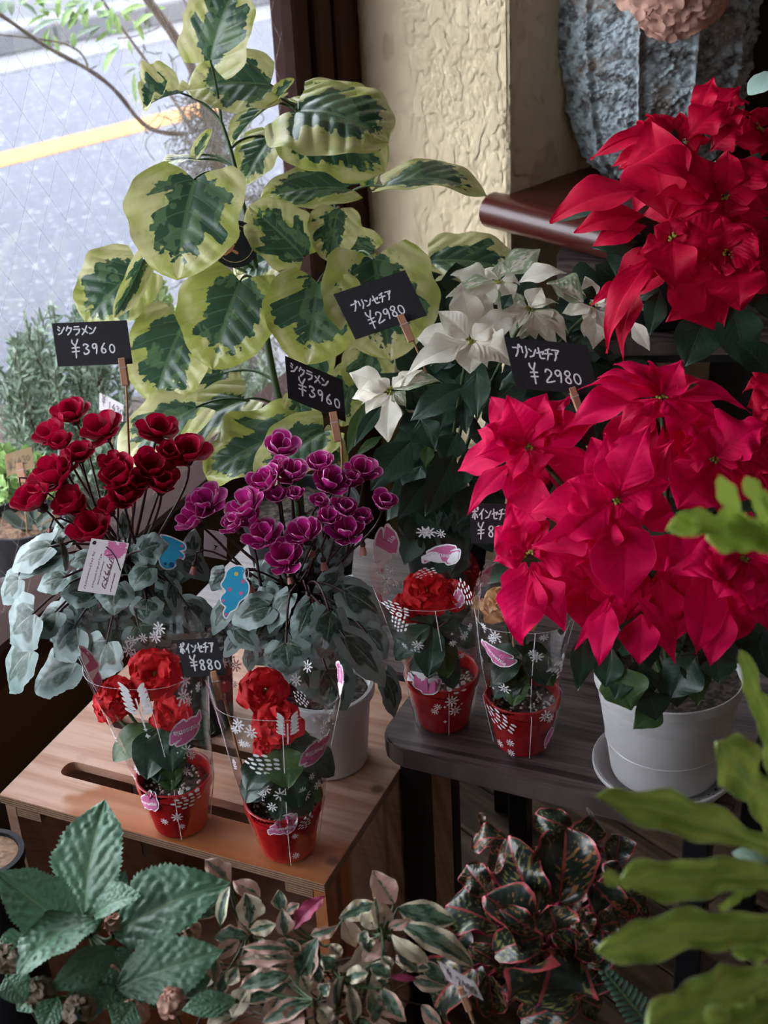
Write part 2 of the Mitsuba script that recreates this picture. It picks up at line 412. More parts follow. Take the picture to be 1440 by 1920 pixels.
def ply_tex(p, n, uv):
    u = p.x * .906 - p.y * .423; w = p.x * .423 + p.y * .906; h = p.z
    g = fbm(u * 5, (w + .35 * h) * 70, 2.0) * .6 + fbm(u * 18, (w + h) * 260, 1.0) * .25
    ring = dr.abs(dr.sin(40 * (w + .05 * fbm(u * 6, w * 9, 3)) + 5 * fbm(u * 3, w * 3, 5)))
    c = mix(C3(.50, .32, .235), C3(.36, .19, .12), smoothstep(.25, .65, g))
    wet = smoothstep(-.012, .012, 1.085 - w + .05 * (fbm(u * 9, w * 30, 4) - .5)) * smoothstep(-.90, -.87, u + .06 * (fbm(u * 30, w * 30, 8) - .5))
    c = mix(c, mix(C3(.36, .115, .030), C3(.21, .055, .015), g), wet * (.72 + .24 * ring))
    d, _, r = voronoi(u * 9 + 3, w * 9)
    knot = smoothstep(.10, .03, d) * smoothstep(.45, .6, r)
    c = mix(c, C3(.10, .045, .025), .8 * knot)
    return c * (.85 + .3 * noise(u * 3, w * 3, h * 3))


def edge_tex(p, n, uv):
    q = p.z * 330; f = q - dr.floor(q)
    return mix(C3(.30, .17, .10), C3(.10, .05, .03), smoothstep(.4, .6, f) * (.6 + .4 * noise(p.x * 80, p.y * 80)))


def board_tex(p, n, uv):
    u = p.x * .92 - p.y * .39; w = p.x * .39 + p.y * .92
    g = fbm(u * 4, w * 90, 2.0) * .6 + fbm(u * 16, w * 330, 1.0) * .4
    c = mix(C3(.045, .032, .032), C3(.125, .095, .090), smoothstep(.3, .72, g))
    return mix(c, C3(.018, .012, .012), .8 * smoothstep(.62, .7, fbm(u * 3 + 5, w * 55, 7)))


def plank_tex(p, n, uv):
    u = p.x * .64 - p.y * .77; w = p.x * .77 + p.y * .64
    g = fbm(u * 6, w * 60 + dr.floor(w / .09) * 7, 2.0)
    c = mix(C3(.075, .045, .030), C3(.19, .125, .085), smoothstep(.3, .7, g))
    return c * (.7 + .6 * cell_rand(dr.floor(w / .09), 3)) * (.8 + .4 * noise(u * 40, w * 120))


def stucco_tex(p, n, uv):
    c = mix(C3(.70, .56, .36), C3(.74, .62, .42), fbm(p.x * 7, p.y * 7, p.z * 5))
    return mix(c, C3(.45, .34, .21), .5 * smoothstep(.60, .72, fbm(p.x * 22 + 3, p.y * 22, p.z * 11)))
def stucco_h(p, n, uv):
    trowel = dr.abs(fbm(p.x * 40, p.y * 40, p.z * 26) - .5)
    return .0035 * smoothstep(.0, .12, trowel) + .0025 * fbm(p.x * 130, p.y * 130, p.z * 120)


def vase_tex(p, n, uv):
    f = fbm(p.x * 60, p.y * 60, p.z * 60)
    c = mix(C3(.11, .11, .11), C3(.40, .47, .49), smoothstep(.32, .62, f))
    c = mix(c, C3(.26, .19, .14), .55 * smoothstep(.55, .7, fbm(p.x * 22 + 9, p.y * 22, p.z * 22)))
    return mix(c, C3(.50, .58, .60), .6 * smoothstep(.62, .74, noise(p.x * 150, p.y * 150, p.z * 150)))


def asphalt_tex(p, n, uv):
    f = noise(p.x * 90, p.y * 90, 1) * .6 + noise(p.x * 210, p.y * 210, 2) * .4
    c = mix(C3(.050, .053, .070), C3(.062, .066, .085), fbm(p.x * 1.2, p.y * 1.2, 3))
    return c * (.72 + .5 * f) + C3(.08) * smoothstep(.80, .9, noise(p.x * 60, p.y * 60, 9))


def soil_tex(p, n, uv):
    return mix(C3(.016, .012, .009), C3(.07, .05, .035), smoothstep(.4, .75, noise(p.x * 260, p.y * 260, p.z * 260)))
def gravel_tex(p, n, uv):
    return mix(C3(.13, .07, .04), C3(.36, .22, .14), noise(p.x * 330, p.y * 330, p.z * 330))


scene['m_ply'] = pr(mikit.proc(ply_tex), .6, specular=.2); scene['m_edge'] = pr(mikit.proc(edge_tex), .8); scene['m_board'] = pr(mikit.proc(board_tex), .42)
scene['m_plank'] = pr(mikit.proc(plank_tex), .6); scene['m_asphalt'] = pr(mikit.proc(asphalt_tex), .85); scene['m_soil'] = pr(mikit.proc(soil_tex), .9); scene['m_gravel'] = pr(mikit.proc(gravel_tex), .9)
scene['m_stucco'] = {'type': 'twosided', 'b': {'type': 'bumpmap', 'arbitrary': mikit.proc(stucco_h), 'scale': 1.0, 'b': pr(mikit.proc(stucco_tex), .9, two=False)}}
scene['m_vase'] = pr(mikit.proc(vase_tex), .75)
scene['m_sill'] = pr({'type': 'rgb', 'value': [.075, .014, .009]}, .28, specular=.6)
scene['m_frond'] = thin({'type': 'rgb', 'value': [.40, .54, .085]}, .4, .4)
scene['m_glass'] = {'type': 'thindielectric', 'int_ior': 1.5}
scene['m_film'] = {'type': 'thindielectric', 'int_ior': 1.55}
UP = A([0, 0, 1.0])

# ---------------------------------------------------------------- the room
Q0 = A([-.002, 2.505, 0]); WD = unit([.471, .882, 0])                     # corner post; the window runs from it along -WD
WN = A([WD[1], -WD[0], 0])                                                # into the room
PE = A([math.cos(math.radians(-48)), math.sin(math.radians(-48)), 0]); PN = A([PE[1], -PE[0], 0])   # pillar face: along, and towards the room
PB = -PN
RAIL = .47
def wpt(s, z, out=0.0): return Q0 - WD * s + UP * z + WN * out

# floor: boards laid one by one where they can be seen, on a plain bed
struct('floor', slab([0, 0, 0], A([1, 0, 0]), A([0, 1, 0]), UP, (-2.6, -2.0, -.12), (2.4, 3.4, -.012)), 'm_soil', 'brown wooden floor boards')
FE, FN_ = unit([.64, -.77, 0]), unit([.77, .64, 0])
for i in range(0, 31):
    w0 = i * .09 - .1
    for j, (a, b) in enumerate(((-2.2, -.9 + .37 * (i % 3)), (-.9 + .37 * (i % 3), 1.6))):
        part('floor', 'plank', rslab([0, 0, 0], FE, FN_, UP, (a + .001, w0 + .0012, -.012), (b - .001, w0 + .0888, 0), .0015), 'm_plank')
# window wall
struct('wall_left', slab(Q0, -WD, WN, UP, (0, -.12, -.12), (5.1, 0, RAIL - .06)), 'm_wall_brown', 'dark brown wall under the shop window')
struct('wall_left_added', slab(Q0, -WD, WN, UP, (2.95, -.12, RAIL - .06), (5.1, 0, 2.65)), 'm_paint_beige')  # added out of view: ends the window early so less flat daylight enters
struct('wall_left_top', slab(Q0, -WD, WN, UP, (0, -.12, 2.62), (5.1, 0, 2.75)), 'm_paint_beige')
used.add('window_1'); labels['window_1'] = {'kind': 'structure', 'label': 'shop window of wired glass in a dark wooden frame'}
part('window_1', 'bottom_rail', rslab(Q0, -WD, WN, UP, (.0, -.09, RAIL - .06), (5.1, .012, RAIL), .006), 'm_frame_wood')
part('window_1', 'top_rail', rslab(Q0, -WD, WN, UP, (.0, -.09, 2.54), (5.1, .012, 2.62), .006), 'm_frame_wood')
part('window_1', 'corner_post', rslab(Q0, -WD, WN, UP, (-.012, -.10, 0), (.070, .006, 2.62), .006), 'm_frame_wood')
part('window_1', 'sash_stile', cat([rslab(Q0, -WD, WN, UP, (.070, -.075, RAIL), (.120, -.004, 2.54), .005), rslab(Q0, -WD, WN, UP, (.120, -.062, RAIL), (.168, -.018, 2.54), .004)]), 'm_frame_wood')
for s0 in (1.95, 2.9):
    part('window_1', 'mullion', rslab(Q0, -WD, WN, UP, (s0, -.09, RAIL), (s0 + .08, .01, 2.54), .005), 'm_frame_wood')
for a, b in ((.16, 1.96), (2.02, 2.91)):
    v = A([wpt(a, RAIL - .005, -.04), wpt(b, RAIL - .005, -.04), wpt(b, 2.55, -.04), wpt(a, 2.55, -.04)])
    part('window_1', 'glass_pane', (v, A([[0, 1, 2], [0, 2, 3]])), 'm_glass')
wires = []
for k in range(-40, 42):                                                  # diamond wire cast into the glass, a hair behind the pane
    for sg in (1, -1):
        s0 = k * .05
        pts = [(s0, RAIL), (s0 + sg * 1.05, RAIL + 1.6)]
        (x0, z0), (x1, z1) = pts
        lo, hi = .165, 1.95
        ts = sorted([(lo - x0) / (x1 - x0), (hi - x0) / (x1 - x0)]); t0, t1 = max(0, ts[0]), min(1, ts[1])
        if t1 - t0 < .02: continue
        wires.append(tube([wpt(x0 + (x1 - x0) * t, z0 + (z1 - z0) * t, -.0415) for t in (t0, t1)], .00016, 3, False))
part('window_1', 'wire_mesh', cat(wires), 'm_wire', kind='stuff', label='fine diamond wire mesh in the glass')

# pillar of rough plaster between the window and the niche
K = Q0 + PE * .338
SILL = .808
def plaster(o, ex, n, wid, z0, z1, seed, nu, nv, round0=False, round1=False):
    u, z = np.meshgrid(np.linspace(0, wid, nu), np.linspace(z0, z1, nv), indexing='ij')
    p = o + u[..., None] * ex + z[..., None] * UP
    h = (meshkit.fbm(p * [9, 9, 7], 3, seed) - .5) * .012 + (meshkit.fbm(p * [60, 60, 26], 3, seed + 4) - .5) * .003
    dd = np.minimum(u if round0 else 9, (wid - u) if round1 else 9)
    h = h * (1 if not (round0 or round1) else np.clip(dd / .006, 0, 1)) - .004 * np.exp(-dd / .004)
    return (p + h[..., None] * n).reshape(-1, 3), grid_faces(nu, nv)[:, ::-1]
side = PB
def flipf(m): return m[0], m[1][:, ::-1]
struct('wall_back', plaster(Q0 + PN * .0, PE, PN, .338, 0, 2.75, 3, 90, 460, False, True), 'm_stucco', 'cream plaster pillar beside the window', smooth=35)
part('wall_back', 'return', plaster(K, side, PE, .62, 0, 2.75, 8, 90, 400, True, False), 'm_stucco', smooth=35)
part('wall_back', 'core', slab(Q0, PE, PN, UP, (.004, -.6, 0), (.330, -.012, 2.75)), 'm_paint_beige')
struct('wall_niche', slab(K, PE, PN, UP, (-.05, -.68, SILL - .2), (2.6, -.60, 2.75)), 'm_wall_brown', 'dark back of the niche')
struct('wall_low', slab(K, PE, PN, UP, (-.02, -.63, 0), (2.6, -.58, SILL - .055)), 'm_dark_panel', 'dark panel under the sill')
# sill with a rounded nose
nose = []
prof = [(-.60, SILL - .055), (.010, SILL - .055)] + [(.010 + .030 * math.cos(a), SILL - .0275 + .0275 * math.sin(a)) for a in np.linspace(-math.pi / 2, math.pi / 2, 14)] + [(.010, SILL), (-.60, SILL)]
pg = Polygon([(a, b) for a, b in prof])
m = extr(pg, 2.5, K - PE * .028, PN, UP, PE)
struct('trim_1', m, 'm_sill', 'polished dark wooden sill with a rounded nose', smooth=30)
# the rest of the room, out of the picture
struct('wall_right', slab([2.05, 0, 0], A([1, 0, 0]), A([0, 1, 0]), UP, (0, -2.0, -.1), (.1, 3.2, 2.75)), 'm_paint_beige')
struct('wall_rear', slab([0, -1.95, 0], A([1, 0, 0]), A([0, 1, 0]), UP, (-2.6, -.1, -.1), (2.15, 0, 2.75)), 'm_paint_beige')
struct('ceiling', slab([0, 0, 2.72], A([1, 0, 0]), A([0, 1, 0]), UP, (-2.6, -2.1, 0), (2.2, 3.4, .1)), 'm_ceiling_white')

# ---------------------------------------------------------------- the street
GZ = -.10
LD = unit(Z(310, 225, GZ) - Z(0, 303, GZ)); LD[2] = 0; LD = unit(LD); LNn = A([-LD[1], LD[0], 0])
def gslab(o, a, b, c, d, z0, z1): return slab(A(o), LD, LNn, UP, (a, b, z0), (c, d, z1))
org = A([*Z(155, 262, GZ)[:2], 0])
struct('street', gslab(org, -30, -6.5, 30, 40, GZ - .1, GZ), 'm_asphalt', 'blue grey asphalt street')
lw = abs((Z(0, 316, GZ) - Z(0, 290, GZ)) @ LNn)
part('street', 'centre_line', gslab(org, -25, -lw / 2, 25, lw / 2, GZ, GZ + .004), 'm_orange_paint', label='orange line painted along the road')
cb = A([*Z(140, 95, GZ)[:2], 0]); cd = unit((Z(292, 63, GZ) - Z(0, 121, GZ)) * [1, 1, 0]); cn = A([-cd[1], cd[0], 0])
struct('sidewalk_far', slab(cb, cd, cn, UP, (-20, .45, GZ), (20, 6, GZ + .12)), 'm_gutter', 'grey pavement across the street')
for i in range(-16, 26):
    part('sidewalk_far', 'curb_stone', rslab(cb, cd, cn, UP, (i * .6 + .006, .18, GZ), (i * .6 + .594, .46, GZ + .13), .015), 'm_curb')
part('sidewalk_far', 'gutter_strip', slab(cb, cd, cn, UP, (-20, -.22, GZ), (20, .18, GZ + .006)), 'm_curb')
struct('pavement_near', slab(Q0, -WD, WN, UP, (-1.2, -.95, GZ), (5.2, -.125, GZ + .03)), 'm_curb', 'strip of pavement in front of the shop')
# ledge outside under the glass
struct('trim_2', rslab(Q0, -WD, WN, UP, (.1, -.52, .232), (5.0, -.125, .262), .004), 'm_ledge', 'dark grey ledge outside the window')

# ---------------------------------------------------------------- plywood crate
CE, CN = unit([.906, -.423, 0]), unit([.423, .906, 0]); CO = A([-.460, 1.330, 0]); CZ, CW, CD_ = .42, .415, .36
def cpl(x, y):
    q = Z(x, y, CZ) - CO; return q @ CE, q @ CN
u0, w0 = cpl(118, 1440); u1, _ = cpl(600, 1545)
w1 = w0 + .026
_, w2 = cpl(420, 1395)
def slot(a, b, w, h): return LineString([(a + h / 2, w), (b - h / 2, w)]).buffer(h * .5, join_style=1)
def rrect(a, b, c, d, r): return sbox(a + r, b + r, c - r, d - r).buffer(r, quad_segs=4)
top = sbox(0, 0, CW, CD_)
for ww in (w0 - .011, w0 + .088):
    top = top.difference(rrect(u0, ww, u0 + .275, ww + .026, .010))
cr = thing('plywood_crate', 'upturned plywood crate with slots in its top, under the left pots', 'crate')
part(cr, 'top_panel', extr(top, .012, CO + UP * (CZ - .012), CE, CN, UP), 'm_ply')
part(cr, 'panel_edge', cat([slab(CO, CE, CN, UP, (0, -.0006, CZ - .0118), (CW, .0, CZ - .0005)), slab(CO, CE, CN, UP, (CW, 0, CZ - .0118), (CW + .0006, CD_, CZ - .0005))]), 'm_edge', label='layered edge of the plywood top')
sd = rrect(0.002, 0.06, CD_, CZ - .012, .001).difference(rrect(.10, .17, .118, .30, .008))
sd = sbox(.004, 0.06, CD_, CZ - .0125).difference(rrect(.22, .12, .24, .36, .009))
for k, uu in enumerate((0.002, CW - .016)):
    part(cr, 'side_panel', extr(sd, .014, CO + CE * uu, CN, UP, CE), 'm_ply')
    part(cr, 'corner_block', slab(CO, CE, CN, UP, (.017 if k == 0 else CW - .05, .004, CZ - .03), (.05 if k == 0 else CW - .017, .05, CZ - .0125)), 'm_edge')
part(cr, 'back_panel', slab(CO, CE, CN, UP, (.017, CD_ - .014, .06), (CW - .017, CD_ - .001, CZ - .0125)), 'm_ply')
part(cr, 'bottom_panel', slab(CO, CE, CN, UP, (.003, .004, .046), (CW - .003, CD_ - .002, .0595)), 'm_ply')
for a in (.003, CW - .045):
    for b in (.005, CD_ - .05): part(cr, 'foot', slab(CO, CE, CN, UP, (a, b, 0), (a + .042, b + .042, .0455)), 'm_ply')


def bench(label, o, e1, e2, w, dp, z, th, name='display_bench', lw=.028, group=None, legs=None, r=.035):
    k = thing(name, label, 'bench')
    out = rrect(0, 0, w, dp, r)
    m1 = extr(out.buffer(-.002), .0021, A(o) + UP * (z - .002), e1, e2, UP); m2 = extr(out, th - .006, A(o) + UP * (z - th + .004), e1, e2, UP); m3 = extr(out.buffer(-.003), .0041, A(o) + UP * (z - th), e1, e2, UP)
    part(k, 'board', cat([m1, m2, m3]), 'm_board')
    zt = z - th
    part(k, 'apron', cat([slab(o, e1, e2, UP, (.03, .03, zt - .022), (w - .03, .045, zt)), slab(o, e1, e2, UP, (.03, dp - .045, zt - .022), (w - .03, dp - .03, zt)),
                          slab(o, e1, e2, UP, (.03, .045, zt - .022), (.045, dp - .045, zt)), slab(o, e1, e2, UP, (w - .045, .045, zt - .022), (w - .03, dp - .045, zt))]), 'm_black_metal')
    for a, b in legs or ((.02, .02), (w - .02 - lw, .02), (.02, dp - .02 - lw), (w - .02 - lw, dp - .02 - lw)):
        part(k, 'leg', rslab(o, e1, e2, UP, (a, b, 0), (a + lw, b + lw, zt), .002), 'm_black_metal')
    return k


S1, S2 = unit([math.cos(math.radians(-26)), math.sin(math.radians(-26)), 0]), unit([math.cos(math.radians(64)), math.sin(math.radians(64)), 0])
SO = A([*Z(702, 1392, .47)[:2], 0])
bench('low dark wood bench with black legs, under the cellophane pots and the white pot', SO, S1, S2, .398, .42, .47, .028)
B1, B2 = unit([1, -.12, 0]), unit([.12, 1, 0])
BO = A([*Z(1044, 455, .745)[:2], 0]) - B2 * .40
bench('taller dark wood table with a rounded corner, below the top red poinsettia', BO, B1, B2, .62, .40, .745, .022, name='display_table', r=.05)

bench('dark wood bench behind the plywood crate, under the hibiscus and the white poinsettia', CO + CE * .0 + CN * .375, CE, CN, .42, .30, .42, .025)

# ---------------------------------------------------------------- stone vase and the dried head that hangs over it
VC = P(1222, 250, 2.36); VC = A([VC[0], VC[1], SILL])
rv = 172 / FPX * 2.36
g = np.linspace(0, 2 * np.pi, 760, endpoint=False); zz = np.linspace(0, .62, 460)
base = np.interp(zz, [0, .012, .04, .10, .2, .35, .5, .62], [.50, .60, .74, .88, .985, 1.03, 1.0, .9]) * rv
G, ZZ = np.meshgrid(g, zz); RR = np.repeat(base[:, None], len(g), 1)
fac = np.abs(((G / (2 * np.pi) * 11 + .35) % 1) - .5)
RR = RR - .005 * (np.cos(fac * 2 * np.pi) * .5 + .5) + .010 * np.exp(-((fac - .5) / .035) ** 2)
pv = np.stack([RR * np.cos(G), RR * np.sin(G), ZZ], -1)
hh = meshkit.fbm(pv * 150, 3, 5); h2 = meshkit.fbm(pv * 36, 3, 9)
RR = RR + .0075 * (np.clip((hh - .40) * 3, 0, 1)) * (.2 + 1.5 * np.clip(h2 - .2, 0, 1)) + .006 * (h2 - .5) - .003
pv = np.stack([RR * np.cos(G), RR * np.sin(G), ZZ], -1).reshape(-1, 3) + VC
n, m_ = len(zz), len(g)
i, j = np.meshgrid(np.arange(n - 1), np.arange(m_), indexing='ij'); k2 = (j + 1) % m_
q = np.stack([i * m_ + j, i * m_ + k2, (i + 1) * m_ + k2, (i + 1) * m_ + j], -1).reshape(-1, 4)
fv = np.vstack([q[:, [0, 1, 2]], q[:, [0, 2, 3]]])
nb = len(pv); pv = np.vstack([pv, VC[None]]); fv = np.vstack([fv, np.stack([(np.arange(m_) + 1) % m_, np.arange(m_), np.full(m_, nb)], 1)])
single('stone_vase', (pv, fv), 'm_vase', 'large rough blue grey ribbed stone vase on the niche sill', 'vase', smooth=True)


def floret(c, nrm, r, rg):
    """four rounded petals"""
    u = unit(np.cross(nrm, [.3, .5, .81])); w = np.cross(nrm, u); ms = []
    a0 = rg.uniform(0, 6.28)
    for q in range(4):
        a = a0 + q * 1.5708; dv = u * math.cos(a) + w * math.sin(a)
        ms.append(leaf(c, c + r * (dv + .25 * nrm * rg.uniform(-1, 1)), r * 1.05, nrm, prof='round', sag=.1, cup=.35, nt=7, ns=5)[:2])
    return cat(ms)


dh = thing('dried_hydrangea', 'dusty pink dried hydrangea head hanging in front of the stone vase', 'dried flower')
hc = P(1268, -50, 2.08)
rg = np.random.default_rng(3)
for q in range(170):
    v = unit(rg.normal(size=3)); v = unit(v - FW * .3 - UP * .35)
    c = hc + v * A([.080, .080, .080]) * rg.uniform(.85, 1)
    part(dh, 'floret', floret(c, unit(.6 * v - .6 * FW), .017, rg), 'm_floret', smooth=True)
part(dh, 'stem', tube(spline([hc, hc + A([.03, .10, .10]), A([VC[0] + .02, VC[1], SILL + .60]), A([VC[0], VC[1], SILL + .2])], 16), .004), 'm_stem_brown', smooth=True)

# ================================================================ pots
def pot(parent, c, r0, r1, h, bsdf, rim=.004, soil='m_soil', name='pot', lipw=.004, lines=()):
    prof = [(0, 0), (r0 * .94, 0), (r0, .002)]
    zs = sorted(set(list(np.linspace(.004, h - .014, 6)) + [z for z0 in lines for z in (z0 - .0008, z0, z0 + .0008)]))
    for z in zs: prof.append((r0 + (r1 - r0) * z / h + (.0008 if z in lines else 0), z))
    prof += [(r1, h - .012), (r1 + lipw, h - .011), (r1 + lipw, h - .001), (r1 + lipw - .001, h), (r1 - .001, h), (r1 - .003, h - .003), (r1 - .004, h - .03), (r0 * .9, .004), (0, .004)]
    part(parent, name, lathe(prof, c, 56), bsdf, smooth=40)
    sh = h - .016
    n = 40; rr = np.linspace(0, r1 - .0045, 8); g = np.linspace(0, 2 * np.pi, n, endpoint=False)
    v = np.stack([np.outer(rr, np.cos(g)), np.outer(rr, np.sin(g)), np.zeros((8, n))], -1)
    v[..., 2] = sh + .006 * (meshkit.noise(np.stack([v[..., 0] * 160, v[..., 1] * 160, v[..., 2]], -1) + c[0] * 50) - .5)
    i, j = np.meshgrid(np.arange(7), np.arange(n), indexing='ij'); k = (j + 1) % n
    q = np.stack([i * n + j, (i + 1) * n + j, (i + 1) * n + k, i * n + k], -1).reshape(-1, 4)
    part(parent, 'soil', (v.reshape(-1, 3) + A(c), np.vstack([q[:, [0, 1, 2]], q[:, [0, 2, 3]]])), soil)


def leafpart(parent, m, bsdf, name='leaf', **kw):
    return part(parent, name, (m[0], m[1]), bsdf, smooth=True, uv=m[2], **kw)


def centre_cluster(c, N, r, rg, n=14):
    """the little yellow green buds in the heart of a poinsettia"""
    u = unit(np.cross(N, [.3, .5, .81])); w = np.cross(N, u); ms = []
    for q in range(n):
        a, s = rg.uniform(0, 6.28), r * math.sqrt(rg.uniform(.02, 1)); ico = trimesh.creation.icosphere(1, r * rg.uniform(.18, .30))
        v, f = vf(ico); ms.append((v * [1, 1, 1.0] + c + u * s * math.cos(a) + w * s * math.sin(a) + N * rg.uniform(0, .45) * r, f))
    return cat(ms)


def bloom(parent, cx, cy, d, N, bracts, bsdf, hint=.0, core=9, profs=('bract', 'lobed'), kw=None, seed=1, wide=1.3, under=0):
    """a flower head: its heart at a pixel, and its bracts [tip x, tip y, width, (foot x, foot y)] in pixels"""
    rg = np.random.default_rng(seed); c = P(cx, cy, d); Nv = unit(camvec(N))
    k = part(parent, 'flower_head', centre_cluster(c, Nv, core / FPX * d, rg), 'm_yellow_green', smooth=True, label='yellow green buds in the heart of the bracts')
    R = max([math.hypot(b[0] - cx, b[1] - cy) for b in bracts] + [1])
    for i, b in enumerate(bracts):
        fx, fy = (b[3], b[4]) if len(b) > 4 else (cx + .06 * (b[0] - cx), cy + .06 * (b[1] - cy))
        L = math.hypot(b[0] - fx, b[1] - fy) / FPX * d
        dz = b[5] if len(b) > 5 else rg.uniform(-.25, .12) * L
        foot = c + (P(fx, fy, d) - c); tip = P(b[0], b[1], d + dz)
        o = unit(A([b[0] - cx, -(b[1] - cy), 0.001]))
        n_ = Nv + .30 * camvec((o[0], o[1], 0)) + .25 * camvec(jit((0, 0, 0), .8))
        W = b[2] / FPX * d * wide
        a = dict(prof=profs[i % len(profs)], sag=rg.uniform(.06, .2), cup=rg.uniform(.0, .35), wave=(rg.uniform(.10, .26), rg.uniform(1.3, 2.6)), quilt=(.024, 9, .3), curl=rg.uniform(-.03, .14), tw=rg.uniform(-.5, .5), nt=38, ns=15)
        a.update(kw or {})
        leafpart(k, leaf(foot, tip, W, n_, **a), bsdf, 'bract')
    for i in range(under):                                                  # the older, broader bracts under the showy ones
        a = rg.uniform(0, 6.28); q = R * rg.uniform(.55, .95); foot = P(cx + .15 * q * math.cos(a), cy + .15 * q * math.sin(a), d + .015)
        tip = P(cx + q * math.cos(a), cy + q * math.sin(a), d + .02 + rg.uniform(0, .03))
        leafpart(k, leaf(foot, tip, .62 * q / FPX * d, Nv + .3 * camvec(jit((0, 0, 0), .8)), prof='bract', sag=.1, cup=.1, wave=(.1, 2), quilt=(.018, 9, .3), nt=24, ns=11), bsdf, 'bract')
    return k


def clumps(parent, leaves, d_of, bsdf, kw, nfun=None, petiole=None, hub=None, name='leaf', thick=.0012, zjit=.01, pmat='m_stem_green'):
    """leaves given in pixels [foot x, foot y, tip x, tip y, width, depth offset?]"""
    for r in leaves:
        fx, fy, tx, ty, w = r[:5]; off = r[5] if len(r) > 5 else 0; opt = r[6] if len(r) > 6 else {}
        d0, d1 = d_of(fx, fy) + off, d_of(tx, ty) + off
        mx = .9 * math.hypot(tx - fx, ty - fy) / FPX * d0                   # no blade runs steeper towards the lens than this
        d1 = min(max(d1, d0 - mx), d0 + mx) + RN.uniform(-zjit, zjit)
        o = dict(kw); n = nfun(fx, fy, tx, ty) if nfun else jit((0, .4, .9)); bs = bsdf
        for a, b in opt.items():
            if a == 'n': n = b
            elif a == 'm': bs = b
            elif a == 'hub': pass
            else: o[a] = b
        m = lp(fx, fy, tx, ty, w, d0, d1, n=n, **o)
        k = leafpart(parent, m, bs, name)
        h = opt.get('hub', hub)
        if h is not None and petiole:
            hb = h(fx, fy) if callable(h) else h
            B = P(fx, fy, d0); ax = unit(P(tx, ty, d1) - B)
            mid = (B + hb) / 2 - ax * .12 * np.linalg.norm(B - hb) + UP * .10 * np.linalg.norm(B - hb)
            part(k, 'petiole', tube(spline([B + ax * .002, mid, hb], 9), np.linspace(thick, thick * 1.5, 9), 5), pmat, smooth=True)


# ================================================================ variegated hibiscus by the glass
hib = thing('variegated_hibiscus', 'tall potted plant with big round cream edged green leaves beside the window', 'plant')
HD = 1.95
tr1 = spline([P(552, 905, 1.95), P(535, 800, 1.95), P(508, 680, 1.95), P(485, 530, 1.94), P(455, 380, 1.93), P(442, 320, 1.93), P(415, 230, 1.93)], 40)
tr2 = spline([P(560, 905, 1.96), P(600, 760, 1.97), P(640, 600, 1.99), P(648, 470, 2.0), P(610, 330, 1.99), P(555, 205, 1.97)], 40)
pc = A([(tr1[0][0] + tr2[0][0]) / 2, (tr1[0][1] + tr2[0][1]) / 2, CZ + .001])
pot(hib, pc, .062, .080, .14, 'm_black_plastic')
for tr in (tr1, tr2):
    root = A([pc[0] + (tr[0][0] - pc[0]) * .5, pc[1], CZ + .11])
    part(hib, 'stem', tube(np.vstack([spline([root, (root + tr[0]) / 2, tr[0]], 6)[:-1], tr]), np.linspace(.0062, .0026, len(tr) + 5), 8), 'm_stem_green', smooth=True)
allt = np.vstack([tr1, tr2])
def hibhub(x, y):
    q = proj(allt); s = np.hypot(q[:, 0] - x, (q[:, 1] - y) * .55 - 12 * (q[:, 1] > y))
    dd = np.hypot(q[:, 0] - x, q[:, 1] - y); s = dd + np.where(q[:, 1] < y + 10, 60, 0)
    return allt[np.argmin(s)]
hd = lambda d: (lambda x, y: d)
F_ = (0, .25, 1)
